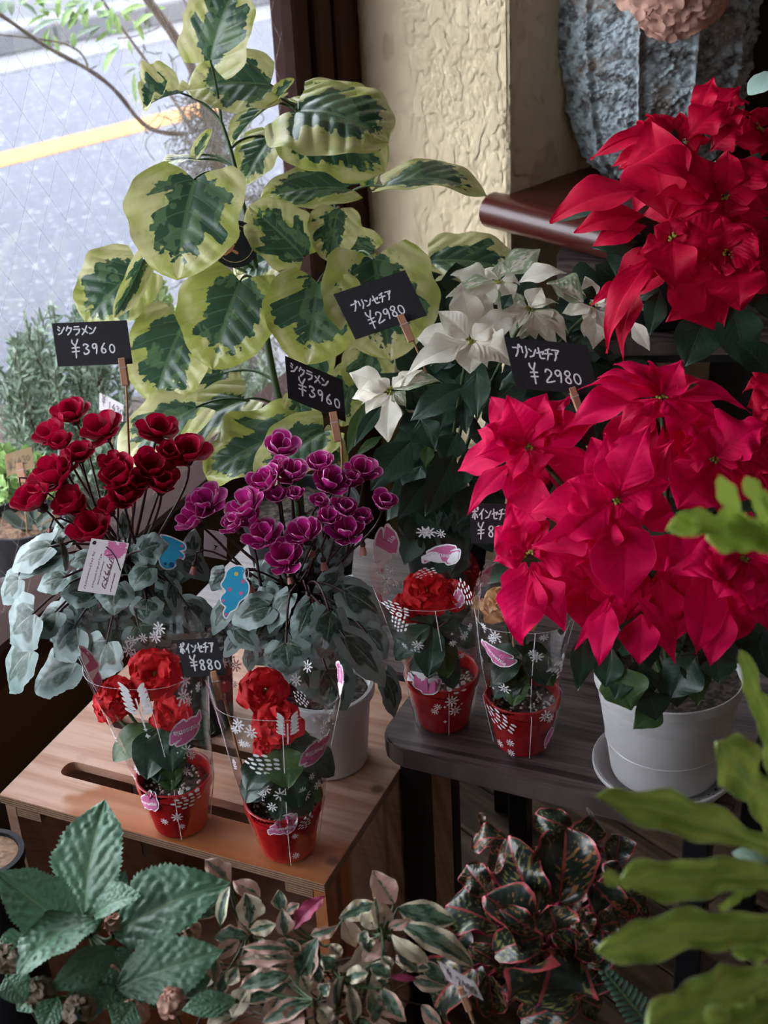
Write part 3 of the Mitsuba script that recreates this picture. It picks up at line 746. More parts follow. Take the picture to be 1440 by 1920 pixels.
HL = [  # foot, tip, width, depth, options
    (394, 112, 446, -36, 142, 1.90, {'n': (-.2, .1, 1)}), (506, 158, 350, 168, 122, 1.96, {'n': (.1, .5, .9), 'notch': .1}),
    (338, 174, 268, 203, 62, 1.93, {'cup': .9, 'n': (-.1, .7, .7), 'wave': (.15, 3)}), (521, 192, 433, 277, 40, 1.97, {'n': (-.5, .5, .6), 'cup': .5}),
    (508, 258, 455, 348, 74, 1.98, {'n': (-.3, .3, .9)}), (369, 290, 397, 242, 24, 1.95, {'cup': .6}), (366, 300, 305, 308, 34, 1.93, {'n': (0, .9, .5)}),
    (364, 336, 332, 524, 214, 1.84, {'n': (-.12, .22, 1), 'sag': .07}), (258, 505, 160, 605, 150, 1.93, {'n': (-.2, .3, 1)}), (268, 488, 214, 596, 48, 1.90, {'cup': .8, 'n': (.5, .2, .8)}),
    (345, 603, 288, 758, 172, 1.92, {'n': (-.1, .3, 1)}), (450, 527, 398, 692, 192, 1.86, {'n': (-.05, .3, 1)}), (596, 530, 576, 684, 188, 1.85, {'n': (.05, .3, 1)}),
    (700, 486, 732, 676, 218, 1.87, {'n': (.12, .25, 1)}), (560, 205, 729, 266, 168, 1.86, {'n': (.1, .75, .75), 'sag': .12, 'cup': -.1}), (563, 225, 722, 322, 160, 1.90, {'n': (.2, .45, .9), 'cup': -.05}),
    (575, 180, 716, 224, 95, 1.93, {'n': (.1, .8, .6)}), (720, 350, 914, 368, 92, 1.95, {'n': (.1, .85, .55), 'sag': .14, 'notch': .08}), (633, 392, 618, 492, 98, 1.93, {'n': (0, .1, 1), 'notch': .06}),
    (650, 352, 488, 372, 84, 1.98, {'n': (0, .5, .9)}), (569, 480, 466, 386, 128, 1.93, {'n': (-.1, .3, .9), 'notch': .12}), (806, 488, 978, 512, 104, 1.99, {'n': (.1, .6, .8), 'notch': .08}),
    (702, 640, 676, 752, 104, 1.97, {}), (520, 182, 552, 148, 22, 1.95, {'cup': .7}), (606, 182, 618, 152, 34, 1.94, {'cup': .6, 'n': (0, .3, .9)}),
    (552, 805, 385, 892, 138, 1.88, {'n': (-.2, .5, .9), 'wave': (.2, 2)}), (606, 808, 482, 905, 112, 1.85, {'n': (-.3, .4, .9)}), (366, 764, 222, 868, 108, 1.88, {'n': (-.3, .5, .8)}),
    (560, 745, 578, 830, 72, 1.90, {}), (604, 815, 642, 890, 58, 1.86, {}), (690, 345, 700, 300, 34, 1.97, {'cup': .5}), (455, 750, 300, 845, 96, 1.93, {'n': (-.2, .6, .8)}),
    (730, 560, 800, 650, 90, 1.99, {}), (520, 480, 440, 520, 80, 1.95, {'n': (-.2, .6, .7)}), (700, 470, 600, 440, 70, 2.0, {}), (420, 700, 380, 780, 80, 1.97, {}), (660, 700, 640, 800, 84, 1.96, {}), (560, 420, 540, 500, 70, 1.98, {}), (600, 640, 560, 760, 90, 1.97, {})]
for fx, fy, tx, ty, w, d, o in HL:
    o = dict(o); n = o.pop('n', (0, .3, 1))
    kw = dict(prof='hib', sag=.08, cup=.10, wave=(.05, 2), quilt=(.022, 6, .38), notch=.15, nt=60, ns=41); kw.update(o)
    m = lp(fx, fy, tx, ty, w * .94, d, d + RN.uniform(-.03, -.005), n=n, **kw)
    k = leafpart(hib, m, 'm_hib')
    B = P(fx, fy, d); hb = hibhub(fx, fy)
    if np.linalg.norm(hb - B) > .006:
        mid = (B + hb) / 2 + UP * .16 * np.linalg.norm(hb - B) + FW * .012
        part(k, 'petiole', tube(spline([B + FW * .001, mid, hb], 12), np.linspace(.0014, .0023, 12), 6), 'm_stem_green', smooth=True)
bd = thing('round_badge', 'round black badge with a thin gold ring, half hidden among the variegated hibiscus leaves', 'badge')
bc, be = P(441, 458, 1.92), .026
def disc(r, h, n=40): return Point(0, 0).buffer(r, quad_segs=n // 4)
eX, eY, eZ = RT, -DN, -FW
part(bd, 'disc', extr(disc(.031, .0), .003, bc, eX, eY, eZ), 'm_black_plastic')
part(bd, 'ring', extr(Point(0, 0).buffer(.0245, quad_segs=16).difference(Point(0, 0).buffer(.0238, quad_segs=16)), .0006, bc + eZ * .003, eX, eY, eZ), 'm_gold')
part(bd, 'rivet', (trimesh.creation.icosphere(2, .002).vertices + bc + eZ * .003 + eX * .0058 + eY * .0168, trimesh.creation.icosphere(2, .002).faces), 'm_silver', smooth=True)
st = unary_union([LineString(l).buffer(.0017) for l in ([(-.012, .009), (.002, .011), (.0005, .002), (-.010, .003)], [(-.012, -.003), (-.002, -.002), (-.006, -.009), (-.013, -.014)], [(-.006, -.007), (.003, -.012)])])
part(bd, 'lettering', extr(st, .0006, bc + eZ * .003, eX, eY, eZ), 'm_copper')
part(bd, 'hook', tube(bc + A([eX * (.006 + .0055 * math.cos(a)) + eY * (-.034 + .0055 * math.sin(a)) for a in np.linspace(.2, 5.6, 16)]), .0006, 5), 'm_gold', smooth=True)

# ================================================================ poinsettias
def rows(rs, ox, oy, s, cx=None):
    out = []
    for r in rs:
        q = [ox + r[0] / s, oy + r[1] / s, r[2] / s]
        if len(r) > 4: q += [ox + r[3] / s, oy + r[4] / s]
        if len(r) > 5: q += [r[5]]
        out.append(q)
    return out


mg = thing('poinsettia', 'lower pink red poinsettia in a white pot with saucer on the low bench', 'poinsettia')
mc = A([*Z(1246, 1436, .478)[:2], .478])
pot(mg, mc, .0575, .077, .128, 'm_white_plastic', lines=(.045,), lipw=.0012)
S7 = (860, 620, 2.483)
MG = [  # heart x, y, depth, facing, bracts
    (325, 540, 1.46, (-.3, .45, .9), [(80, 585, 100), (38, 862, 95, 265, 610), (130, 440, 150), (225, 300, 160), (400, 285, 150), (512, 300, 150), (640, 430, 130), (350, 692, 170), (235, 705, 80), (612, 600, 100), (300, 370, 110), (430, 470, 90), (250, 460, 90), (385, 640, 80)]),
    (735, 790, 1.38, (0, .3, 1), [(328, 832, 120), (508, 690, 140), (684, 480, 120), (890, 430, 175), (1005, 515, 90), (988, 702, 150), (850, 932, 110), (450, 985, 200), (770, 1275, 235, 730, 840), (345, 1012, 150, 660, 890), (790, 620, 80), (660, 700, 80), (820, 730, 80), (700, 900, 90), (610, 1040, 180, 690, 850)]),
    (945, 310, 1.46, (0, .75, .65), [(555, 270, 75), (440, 495, 160, 880, 340), (1072, 520, 180), (1372, 350, 105), (1250, 420, 85), (1170, 215, 95), (650, 208, 105), (1042, 135, 115), (728, 148, 95), (735, 462, 130), (880, 140, 80), (830, 250, 80), (1050, 270, 80), (900, 420, 120), (1020, 200, 80), (800, 180, 70)]),
    (325, 1040, 1.43, (-.3, .2, .9), [(165, 915, 140), (160, 1070, 115), (312, 838, 100), (612, 1060, 150), (288, 1465, 175, 330, 1110), (492, 1400, 145, 350, 1120), (422, 880, 90), (240, 800, 150), (230, 990, 80), (400, 1000, 70)]),
    (1190, 600, 1.44, (.1, .5, .8), [(1018, 830, 230), (1440, 640, 200), (1320, 560, 150), (1440, 430, 220), (1080, 430, 150), (1260, 690, 120), (1330, 480, 150), (1180, 820, 200), (1440, 780, 220), (1050, 560, 150)]),
    (1330, 1060, 1.38, (.2, .3, .9), [(1050, 1100, 190), (1450, 940, 200), (1150, 900, 200), (1250, 850, 200), (1200, 1250, 150), (1440, 1180, 180), (1380, 1300, 180), (960, 1120, 250, 1200, 960), (1100, 1010, 200), (1360, 880, 160)])]
for i, (x, y, d, N, bs) in enumerate(MG):
    bloom(mg, S7[0] + x / S7[2], S7[1] + y / S7[2], d, N, rows(bs, *S7), 'm_magenta', core=11, seed=20 + i, wide=1.4, under=7)
low = [(700, 1240, 538, 1490, 60), (700, 1260, 655, 1562, 150), (740, 1235, 708, 1408, 95), (850, 1320, 842, 1555, 190), (830, 1235, 1012, 1552, 105), (1150, 1120, 1105, 1505, 210), (1240, 1270, 1172, 1562, 180), (1300, 1100, 1372, 1382, 210), (560, 1080, 900, 1195, 190, .03),
       (640, 1130, 760, 1290, 170, .04), (940, 1150, 950, 1420, 200, .03), (1050, 1180, 1000, 1330, 170, .04), (1180, 1100, 1280, 1450, 200, .02), (1380, 1150, 1440, 1400, 180), (860, 960, 960, 1120, 240, .02), (800, 1000, 700, 1240, 200, .03)]
dm = lambda x, y: 1.40 + .00005 * abs(x - 1170)
for i in range(20):                                                          # hanging bracts of the lower tier
    x, y = 1100 + 16 * i + RN.uniform(-10, 10), RN.uniform(1030, 1110)
    clumps(mg, [(x, y, x + RN.uniform(-35, 35), y + RN.uniform(80, 125), RN.uniform(60, 85))], lambda x, y: 1.445, 'm_magenta', dict(prof='bract', sag=.12, cup=.1, wave=(.16, 2), quilt=(.02, 9, .3), nt=26, ns=11), nfun=lambda *a: jit((0, .2, 1), .4), name='bract')
for i in range(26):
    x, y = RN.uniform(1100, 1420), RN.uniform(1080, 1190)
    clumps(mg, [(x, y, x + RN.uniform(-50, 50), y + RN.uniform(50, 90), RN.uniform(50, 70))], lambda x, y: 1.47, 'm_green', dict(prof='bract', sag=.12, cup=.1, nt=16, ns=9), nfun=lambda *a: jit((0, .2, 1), .4))
clumps(mg, cv(low, *S7), dm, 'm_magenta', dict(prof='bract', sag=.1, cup=.1, wave=(.10, 2), quilt=(.018, 9, .3), nt=30, ns=13), nfun=lambda *a: jit((0, .15, 1), .4), name='bract', zjit=.012)
S4 = (1000, 1180, 3.273)
ml = [(520, 210, 602, 500, 300, 0, {'n': (-.4, .4, .9), 'm': 'm_green_warm'}), (300, 20, 270, 380, 150, .0), (780, 440, 612, 612, 190, .01, {'m': 'm_green_warm', 'n': (.3, .2, 1)}), (960, 200, 1010, 470, 190, .015, {'m': 'm_green_warm'}), (860, 180, 880, 480, 280, .012), (1180, 120, 1040, 300, 220, .03), (1200, 30, 1390, 110, 160, .05),
      (700, 380, 760, 560, 220, .005), (640, 180, 660, 470, 240, .01), (1000, 160, 840, 430, 280, .0), (480, 120, 440, 360, 200, .0), (1120, 160, 1140, 330, 220, 0), (560, 260, 500, 430, 160, .005), (900, 150, 1060, 320, 200, .01), (1100, 80, 1260, 210, 160, .02)]
clumps(mg, cv(ml, *S4), lambda x, y: 1.425, 'm_green', dict(prof='bract', sag=.1, cup=.1, wave=(.06, 2), quilt=(.02, 9, .3), nt=30, ns=13))
mg2 = [(560, 470, 640, 520, 90), (440, 720, 340, 720, 130), (330, 780, 470, 880, 110), (1000, 1150, 1000, 1370, 190), (530, 1070, 380, 1150, 110), (250, 1090, 140, 1180, 90), (890, 620, 990, 660, 130), (560, 1200, 500, 1300, 200), (950, 900, 880, 1000, 160)]
clumps(mg, cv(mg2, *S7), lambda x, y: 1.475, 'm_green', dict(prof='bract', sag=.1, cup=.1, nt=22, ns=11))
for i in range(26):                                                          # the dark leaves deep inside
    a = RN.uniform(0, 6.28); x, y = 1190 + 190 * math.cos(a) * RN.uniform(.2, 1), 930 + 240 * math.sin(a) * RN.uniform(.2, 1)
    clumps(mg, [(1190 + (x - 1190) * .4, 960 + (y - 960) * .4, x, y, 70)], lambda x, y: 1.50, 'm_green', dict(prof='bract', sag=.1, nt=14, ns=7))
for x, y, d, *_ in MG:
    c = P(S7[0] + x / S7[2], S7[1] + y / S7[2], d)
    part(mg, 'stem', tube(spline([c + FW * .004, (c * .5 + A([mc[0], mc[1], .64]) * .5) + UP * .01, A([mc[0], mc[1], .56])], 10), .0028, 6), 'm_stem_green', smooth=True)
sc = thing('plant_saucer', 'white plastic saucer with spilt soil under the pot of the lower poinsettia', 'saucer')
so = A([mc[0], mc[1], .4705])
part(sc, 'dish', lathe([(0, 0), (.066, 0), (.070, .002), (.0745, .012), (.0775, .0135), (.0775, .0165), (.0765, .0175), (.0735, .0165), (.069, .0055), (.066, .0035), (0, .0035)], so, 64), 'm_white_plastic', smooth=40)
cr_ = []
for i in range(90):
    a, r = RN.uniform(-.4, 3.6), RN.uniform(.0600, .0665); v, f = vf(trimesh.creation.icosphere(0, RN.uniform(.0004, .0012)))
    cr_.append((v * [1.6, 1, .6] + so + A([r * math.cos(-a + 1.2), r * math.sin(-a + 1.2), .0045]), f))
part(sc, 'soil_crumbs', cat(cr_), 'm_soil', kind='stuff')

# the top red one
ur = thing('poinsettia', 'top red poinsettia on the tall dark table in front of the stone vase', 'poinsettia')
uc = A([.385, 1.86, .7455])
pot(ur, uc, .048, .062, .10, 'm_black_plastic')
S3 = (900, 0, 2.667)
UR = [
    (1220, 985, 1.72, (0, .4, .9), [(740, 795, 180), (860, 985, 130), (1210, 1112, 200), (1455, 800, 190, 1280, 950), (1240, 745, 130), (1450, 1080, 160), (970, 1100, 140), (1050, 800, 190), (1130, 1070, 90), (1180, 860, 90), (1310, 1040, 120), (1060, 950, 150), (1440, 940, 120)]),
    (1015, 715, 1.80, (-.1, .6, .8), [(1170, 390, 110, 1090, 590), (558, 768, 140), (780, 615, 130), (1252, 505, 165), (1345, 512, 70, 1240, 540), (1335, 620, 180, 1150, 760), (655, 825, 130), (830, 570, 100), (900, 570, 90), (1000, 560, 120), (880, 760, 150), (1150, 700, 120), (1340, 550, 150, 1140, 640), (960, 640, 80), (1080, 790, 110)]),
    (955, 1180, 1.70, (-.3, .2, .9), [(972, 1442, 200), (788, 1278, 80), (618, 1742, 125, 880, 1270), (702, 1795, 115, 800, 1400), (550, 1535, 50, 720, 1400), (1040, 1240, 110), (870, 1130, 90), (1040, 1100, 100), (880, 1300, 150), (760, 1500, 120, 850, 1290)]),
    (1240, 1270, 1.70, (.05, .25, 1), [(1035, 1448, 120, 1230, 1370), (930, 1612, 140, 1140, 1410), (1300, 1552, 235, 1270, 1330), (1412, 1425, 140), (1450, 1310, 190), (1000, 1090, 230), (1200, 1080, 150), (1120, 1300, 170), (1400, 1150, 190), (1160, 1420, 130), (1320, 1100, 150)]),
    (1400, 640, 1.85, (.3, .5, .8), [(1300, 560, 130), (1450, 540, 120), (1260, 720, 160), (1380, 800, 150), (1330, 690, 130), (1450, 760, 130)])]
for i, (x, y, d, N, bs) in enumerate(UR):
    bloom(ur, S3[0] + x / S3[2], S3[1] + y / S3[2], d, N, rows(bs, *S3), 'm_red', core=10, seed=50 + i, under=5)
lf = [(830, 950, 348, 1112, 180, 0, {'n': (-.1, .75, .7)}), (820, 1080, 468, 1165, 150, .01, {'n': (0, .6, .8)}), (830, 1130, 560, 1232, 130, .005, {'n': (0, .4, .9)})]
clumps(ur, cv(lf, *S3), lambda x, y: 1.70, 'm_red', dict(prof='bract', sag=.12, cup=.1, wave=(.07, 2), quilt=(.02, 9, .3), nt=34, ns=15), name='bract')
ug = [(760, 1060, 360, 1118, 130, .01, {'n': (0, .8, .5)}), (790, 1210, 555, 1240, 130, .02), (760, 1240, 680, 1385, 200, .02), (640, 960, 490, 965, 60, .06), (1130, 1560, 1022, 1835, 250, -.01), (1250, 1500, 1330, 1845, 240, -.02), (900, 1450, 845, 1682, 120, 0), (1110, 1470, 1100, 1645, 130, -.01), (900, 1400, 780, 1510, 120, .01), (820, 1080, 830, 1195, 120, -.01, {'n': (.3, .2, .9)}),
      (960, 1080, 900, 1000, 120, .03), (1180, 1140, 1300, 1200, 160, .03), (1100, 1450, 940, 1480, 110, .01), (1400, 1400, 1450, 1600, 200, .01), (1000, 740, 920, 700, 110, .03), (1180, 800, 1250, 860, 120, .03), (1300, 800, 1420, 880, 130, .04), (1240, 1440, 1170, 1600, 160, .02), (700, 1150, 640, 1280, 130, .03)]
clumps(ur, cv(ug, *S3), lambda x, y: 1.74, 'm_green', dict(prof='bract', sag=.1, cup=.12, wave=(.05, 2), quilt=(.016, 9, .3), nt=30, ns=13))
for i in range(16):
    a = RN.uniform(0, 6.28); x, y = 1320 + 120 * math.cos(a) * RN.uniform(.2, 1), 420 + 180 * math.sin(a) * RN.uniform(.2, 1)
    clumps(ur, [(1320 + (x - 1320) * .4, 440 + (y - 440) * .4, x, y, 64)], lambda x, y: 1.80, 'm_green', dict(prof='bract', sag=.1, nt=14, ns=7))
for x, y, d, *_ in UR:
    c = P(S3[0] + x / S3[2], S3[1] + y / S3[2], d)
    part(ur, 'stem', tube(spline([c + FW * .004, (c * .5 + A([uc[0], uc[1], .88]) * .5) + UP * .01, A([uc[0], uc[1], .83])], 10), .0028, 6), 'm_stem_green', smooth=True)
# one more at the right edge, half out of the picture
er = thing('poinsettia', 'dark red poinsettia in a grey white pot at the right edge, behind the lower one', 'poinsettia')
ec = A([*Z(1470, 1200, .4705)[:2], .4705])
pot(er, ec, .055, .072, .125, 'm_white_plastic')
bloom(er, 1482, 720, 1.66, (-.2, .4, .9), [(1402, 660, 70), (1392, 735, 64), (1410, 800, 70), (1450, 640, 70), (1400, 765, 60), (1550, 660, 80), (1550, 780, 80), (1440, 700, 50)], 'm_red', seed=91, wide=1.1)
bloom(er, 1470, 860, 1.60, (-.2, .3, .9), [(1390, 800, 90), (1380, 880, 90), (1420, 960, 90), (1530, 900, 90), (1440, 780, 80), (1410, 830, 60)], 'm_red', seed=92, wide=1.1)
clumps(er, [(1440, 960, 1400, 1090, 80), (1450, 940, 1370, 1010, 80), (1450, 1000, 1430, 1150, 80), (1440, 700, 1380, 640, 60)], lambda x, y: 1.62, 'm_green', dict(prof='bract', sag=.1))
for x, y, d in ((1482, 720, 1.66), (1470, 860, 1.60)): part(er, 'stem', tube(spline([P(x, y, d), A([ec[0], ec[1], .66]), A([ec[0], ec[1], .57])], 10), .0028, 6), 'm_stem_green', smooth=True)

# the white one
wp = thing('white_poinsettia', 'creamy white poinsettia with dark green leaves, behind the cellophane pots', 'poinsettia')
wc = Z(842, 1010, .57); wc = A([*(CO + CE * .325 + CN * .585)[:2], CZ + .001])
pot(wp, wc, .048, .060, .11, 'm_black_plastic')
S6 = (620, 450, 2.361)
WP = [
    (745, 180, 1.88, (0, .5, .85), [(605, 330, 120), (760, 82, 75), (808, 278, 85), (1042, 138, 110, 830, 190), (680, 125, 65), (535, 235, 60), (840, 190, 60), (508, 250, 75, 690, 190), (700, 240, 60)]),
    (620, 445, 1.80, (-.1, .4, .9), [(473, 315, 115), (340, 572, 145), (618, 592, 130), (695, 562, 95), (722, 375, 85), (815, 560, 160), (660, 372, 45), (800, 480, 120), (550, 490, 60)]),
    (265, 665, 1.80, (-.2, .4, .9), [(132, 660, 75), (96, 802, 34, 230, 690), (256, 898, 140), (334, 742, 75), (495, 622, 85), (410, 575, 75), (205, 610, 50), (340, 600, 60)]),
    (880, 305, 1.86, (0, .5, .85), [(685, 372, 115), (955, 425, 135), (1048, 452, 95), (830, 388, 55), (935, 210, 95), (1005, 268, 65), (800, 300, 60), (1060, 400, 60)]),
    (1165, 295, 1.86, (.1, .5, .85), [(955, 195, 160, 1120, 275), (1232, 218, 65), (1158, 482, 125), (1228, 432, 95), (1055, 335, 65), (1240, 262, 55), (1120, 370, 60)])]
for i, (x, y, d, N, bs) in enumerate(WP):
    bloom(wp, S6[0] + x / S6[2], S6[1] + y / S6[2], d, N, rows(bs, *S6), 'm_white', core=9, seed=70 + i, wide=1.1, under=4, kw=dict(cup=.25, wave=(.08, 2), quilt=(.03, 8, .35)))
wl = [(645, 585, 650, 795, 115, -.02), (590, 645, 352, 802, 135, -.01), (590, 700, 600, 862, 85, 0), (395, 790, 462, 932, 125, 0), (355, 890, 174, 1114, 175, -.03, {'n': (-.2, .1, 1), 'm': 'm_green'}), (545, 950, 418, 1224, 155, -.02), (440, 1050, 293, 1242, 125, -.02), (650, 980, 528, 1132, 72, -.02), (760, 1010, 620, 1060, 85, -.01), (225, 735, 104, 918, 62, -.01), (150, 720, 72, 955, 72, 0, {'m': 'm_green_warm'}),
      (228, 868, 108, 962, 44, -.02, {'m': 'm_green_warm'}), (432, 900, 420, 1010, 64, .01, {'m': 'm_green_warm'}), (1330, 360, 1412, 490, 75, 0, {'m': 'm_white'}), (1115, 222, 1182, 262, 55, .02), (1340, 305, 1420, 305, 32, .02, {'m': 'm_white'}), (690, 480, 640, 560, 90, .03), (480, 440, 440, 560, 70, .03), (520, 700, 480, 850, 130, .02), (700, 700, 760, 850, 120, .02), (300, 830, 420, 800, 100, .02),
      (700, 900, 720, 1100, 140, .03), (560, 850, 500, 1000, 130, .03), (400, 1000, 350, 1150, 130, .03), (850, 900, 880, 1080, 130, .04), (1050, 480, 1000, 560, 90, .03), (900, 480, 850, 560, 90, .03), (700, 290, 640, 360, 80, .03), (800, 240, 760, 310, 60, .03), (1100, 430, 1060, 560, 70, .04), (640, 1080, 560, 1260, 120, .02), (760, 620, 820, 640, 90, .02), (480, 640, 450, 700, 90, .02, {'m': 'm_green_warm'}),
      (560, 330, 520, 250, 60, .04), (740, 330, 690, 300, 60, .03), (960, 480, 1010, 600, 90, .03)]
clumps(wp, cv(wl, *S6), lambda x, y: 1.82 + .00018 * (500 - y), 'm_green', dict(prof='bract', sag=.1, cup=.12, wave=(.05, 2), quilt=(.018, 9, .3), nt=30, ns=13))
for i in range(75):                                                          # behind the flowers
    x, y = RN.uniform(775, 1180), RN.uniform(520, 800); a = RN.uniform(0, 6.28)
    clumps(wp, [(x, y, x + 80 * math.cos(a), y + 62 * math.sin(a), 70)], lambda x, y: 1.95, 'm_green', dict(prof='bract', sag=.1, nt=14, ns=7))
for i in range(34):
    x, y = 850 + RN.uniform(-150, 150), 830 + RN.uniform(-160, 230)
    clumps(wp, [(860 + (x - 860) * .4, 820 + (y - 820) * .4, x, y, 64)], lambda x, y: 1.89, 'm_green', dict(prof='bract', sag=.1, nt=14, ns=7))
for i in range(30):                                                          # low leaves over the pot
    x, y = RN.uniform(760, 900), RN.uniform(930, 1050)
    clumps(wp, [(x, y - 20, x + RN.uniform(-35, 35), y + 45, 52)], lambda x, y: 1.79, 'm_green', dict(prof='bract', sag=.1, nt=16, ns=9))
for x, y, d, *_ in WP:
    c = P(S6[0] + x / S6[2], S6[1] + y / S6[2], d)
    part(wp, 'stem', tube(spline([c + FW * .004, c * .6 + A([wc[0], wc[1], .6]) * .4, A([wc[0], wc[1], CZ + .10])], 10), .0026, 6), 'm_stem_green', smooth=True)

# ================================================================ cyclamens
def cyc_flower(parent, c, up, r, bsdf, rg, nout=6, nin=4, open_=1.0):
    """swept-up petals around a nodding throat; r: half its width"""
    u = unit(np.cross(up, [.3, .5, .81])); w = np.cross(up, u); a0 = rg.uniform(0, 6.28)
    k = part(parent, 'flower', tube([c - up * r * .30, c - up * r * .1, c + up * r * .12], A([.22, .30, .16]) * r, 8), 'm_maroon', smooth=True)
    for ring, (n, ou, ln, wd) in enumerate(((nout, 1.0 * open_, 1.25, 1.0), (nin, .5 * open_, 1.15, .85))):
        for q in range(n):
            a = a0 + q * 6.283 / n + ring * .5 + rg.uniform(-.25, .25); o = u * math.cos(a) + w * math.sin(a)
            lean = ou * rg.uniform(.75, 1.15)
            dv = unit(up * math.cos(lean) + o * math.sin(lean)); foot = c + o * r * .12 + up * r * .05
            leafpart(k, leaf(foot, foot + dv * r * ln * rg.uniform(.85, 1.1), r * wd * rg.uniform(.9, 1.15), unit(up * math.sin(lean) - o * math.cos(lean)), prof='petal', sag=-.10, cup=.45, wave=(.09, 1.5), nt=13, ns=9, uneven=.04), bsdf, 'petal')
    return k


def cyclamen(label, crown, potc, pr0, pr1, ph, flowers, droop, leaves, fill, pet, d_of, tilt, potm='m_white_plastic'):
    k = thing('cyclamen', label, 'cyclamen')
    pot(k, potc, pr0, pr1, ph, potm)
    rg = np.random.default_rng(int(abs(crown[0]) * 1000))
    for x, y, r, *o in flowers:
        d = d_of(x, y) + (o[0] if o else 0) - .03; c = P(x, y, d); R = r / FPX * d
        lean = unit(UP * 1.0 + camvec((rg.uniform(-.4, .4) + tilt * (x - proj(crown)[0]) / 150, 0, .45)))
        f = cyc_flower(k, c - lean * R * .45, lean, R, pet, rg, open_=rg.uniform(.75, 1.1))
        b = c - lean * R * .75
        t0 = crown + A([rg.uniform(-.02, .02), rg.uniform(-.02, .02), -.01]) + (b - crown) * .08
        part(f, 'stalk', tube(spline([b + lean * R * .2, b - lean * .02, (b + t0) / 2 + (b - t0) * A([.06, .06, .0]), t0], 12), np.linspace(.0013, .0021, 12), 6), 'm_maroon', smooth=True)
    for x, y, r in droop:
        d = d_of(x, y) - .02; c = P(x, y, d); R = r / FPX * d; dn = unit(-UP + camvec((rg.uniform(-.3, .3), 0, .3)))
        f = part(k, 'bud', tube([c - dn * R * .7, c - dn * R * .3, c], A([.25, .4, .3]) * R, 8), 'm_maroon', smooth=True)
        u = unit(np.cross(dn, [.3, .5, .81])); w = np.cross(dn, u)
        for q in range(5):
            a = q * 1.2566; o = u * math.cos(a) + w * math.sin(a)
            leafpart(f, leaf(c + o * R * .2 - dn * R * .2, c + o * R * .55 + dn * R * 1.2, R * .7, o, prof='petal', cup=-.4, sag=.05, nt=8, ns=5), 'm_bud_pink', 'petal')
        t0 = crown + (c - crown) * .1
        part(f, 'stalk', tube(spline([c - dn * R * .6, c - dn * R * 1.6, (c + t0) / 2 + UP * .02, t0], 12), .0012, 5), 'm_maroon', smooth=True)
    kw = dict(prof='cyc', sag=.12, cup=-.12, wave=(.06, 2), quilt=(.012, 5, .45), notch=.17, ser=(.06, 26), nt=44, ns=21)
    def nf(fx, fy, tx, ty):
        o = A([tx - proj(crown)[0], -(ty - proj(crown)[1])]); o = o / (np.linalg.norm(o) + 1e-9)
        return (o[0] * .45 + RN.uniform(-.2, .2), max(.05, .55 + .25 * o[1]) + RN.uniform(-.15, .15), .8)
    clumps(k, leaves, d_of, 'm_cyc', kw, nfun=nf, petiole=True, hub=crown, pmat='m_maroon', thick=.0013, zjit=.004)
    kw2 = dict(kw); kw2.update(nt=26, ns=13)
    clumps(k, fill, lambda x, y: d_of(x, y) + .035, 'm_cyc', kw2, nfun=nf, petiole=True, hub=crown, pmat='m_maroon', thick=.0013, zjit=.012)
    return k


crL = P(252, 1075, 1.70)
pL = A([*(CO + CE * .15 + CN * .20)[:2], CZ + .001])
flL = [(430, 400, 92), (320, 520, 95), (610, 490, 108), (365, 585, 70), (480, 640, 75), (320, 770, 125), (210, 920, 108), (430, 945, 100), (560, 1105, 120), (720, 780, 112), (905, 730, 100), (750, 895, 98), (970, 825, 92), (950, 500, 95), (1125, 635, 105), (1010, 640, 70), (650, 965, 72), (670, 695, 66), (380, 720, 70), (830, 810, 80), (480, 960, 60)]
flL = [(x / 3.2, 650 + y / 3.2, r / 3.2 * 1.2) for x, y, r in flL]
lvL = [(295, 1200, 60, 1352, 150), (390, 1240, 105, 1392, 125, .005), (385, 1385, 220, 1457, 130, -.02), (200, 1600, 60, 1776, 225, -.03), (335, 1590, 195, 1752, 130, -.02, {'cup': -.5}), (450, 1680, 330, 1866, 235, -.01), (560, 1490, 358, 1482, 165, -.01), (692, 1430, 682, 1612, 225, -.03), (850, 1222, 1012, 1186, 190, -.02), (540, 1258, 418, 1312, 105, 0), (890, 1330, 790, 1470, 160, .01), (880, 1520, 880, 1662, 200, 0),
       (1130, 1560, 1212, 1712, 170, 0), (1030, 1430, 1060, 1620, 110, .01), (830, 1680, 905, 1832, 240, -.01), (180, 1820, 60, 2072, 180, -.01), (450, 1890, 210, 2072, 190, .02), (640, 1776, 592, 2000, 225, -.03), (110, 1390, 15, 1545, 140, .01), (1110, 1270, 1250, 1405, 165, .02), (400, 1060, 330, 1170, 100, .02), (745, 1130, 738, 985, 62, 0), (365, 1180, 392, 1380, 40, -.01, {'n': (.9, .2, .5)}), (520, 1540, 560, 1620, 130, .01), (700, 1700, 760, 1830, 170, .02), (1140, 1240, 1170, 1090, 110, .03)]
lvL = [[a / 3.2, 650 + b / 3.2, c / 3.2, 650 + d / 3.2, w / 3.2] + o for a, b, c, d, w, *o in lvL]
fillL = []
for i in range(44):
    a = RN.uniform(0, 6.28); q = RN.uniform(.35, .98); x, y = 235 + 195 * math.cos(a) * q, 1115 + 125 * math.sin(a) * q + 15
    fillL.append((215 + (x - 215) * .62, 1090 + (y - 1090) * .62, x, y, 58))
cyclamen('dark red cyclamen with silver veined leaves, left of the purple one, on the crate', crL, pL, .042, .052, .125, flL, [(125 / 3.2, 650 + 850 / 3.2, 7), (300 / 3.2, 650 + 1090 / 3.2, 7)], lvL, fillL, 'm_petal_red', dome(230, 1080, 300, 300, 1.72, .09), .5, 'm_black_plastic')

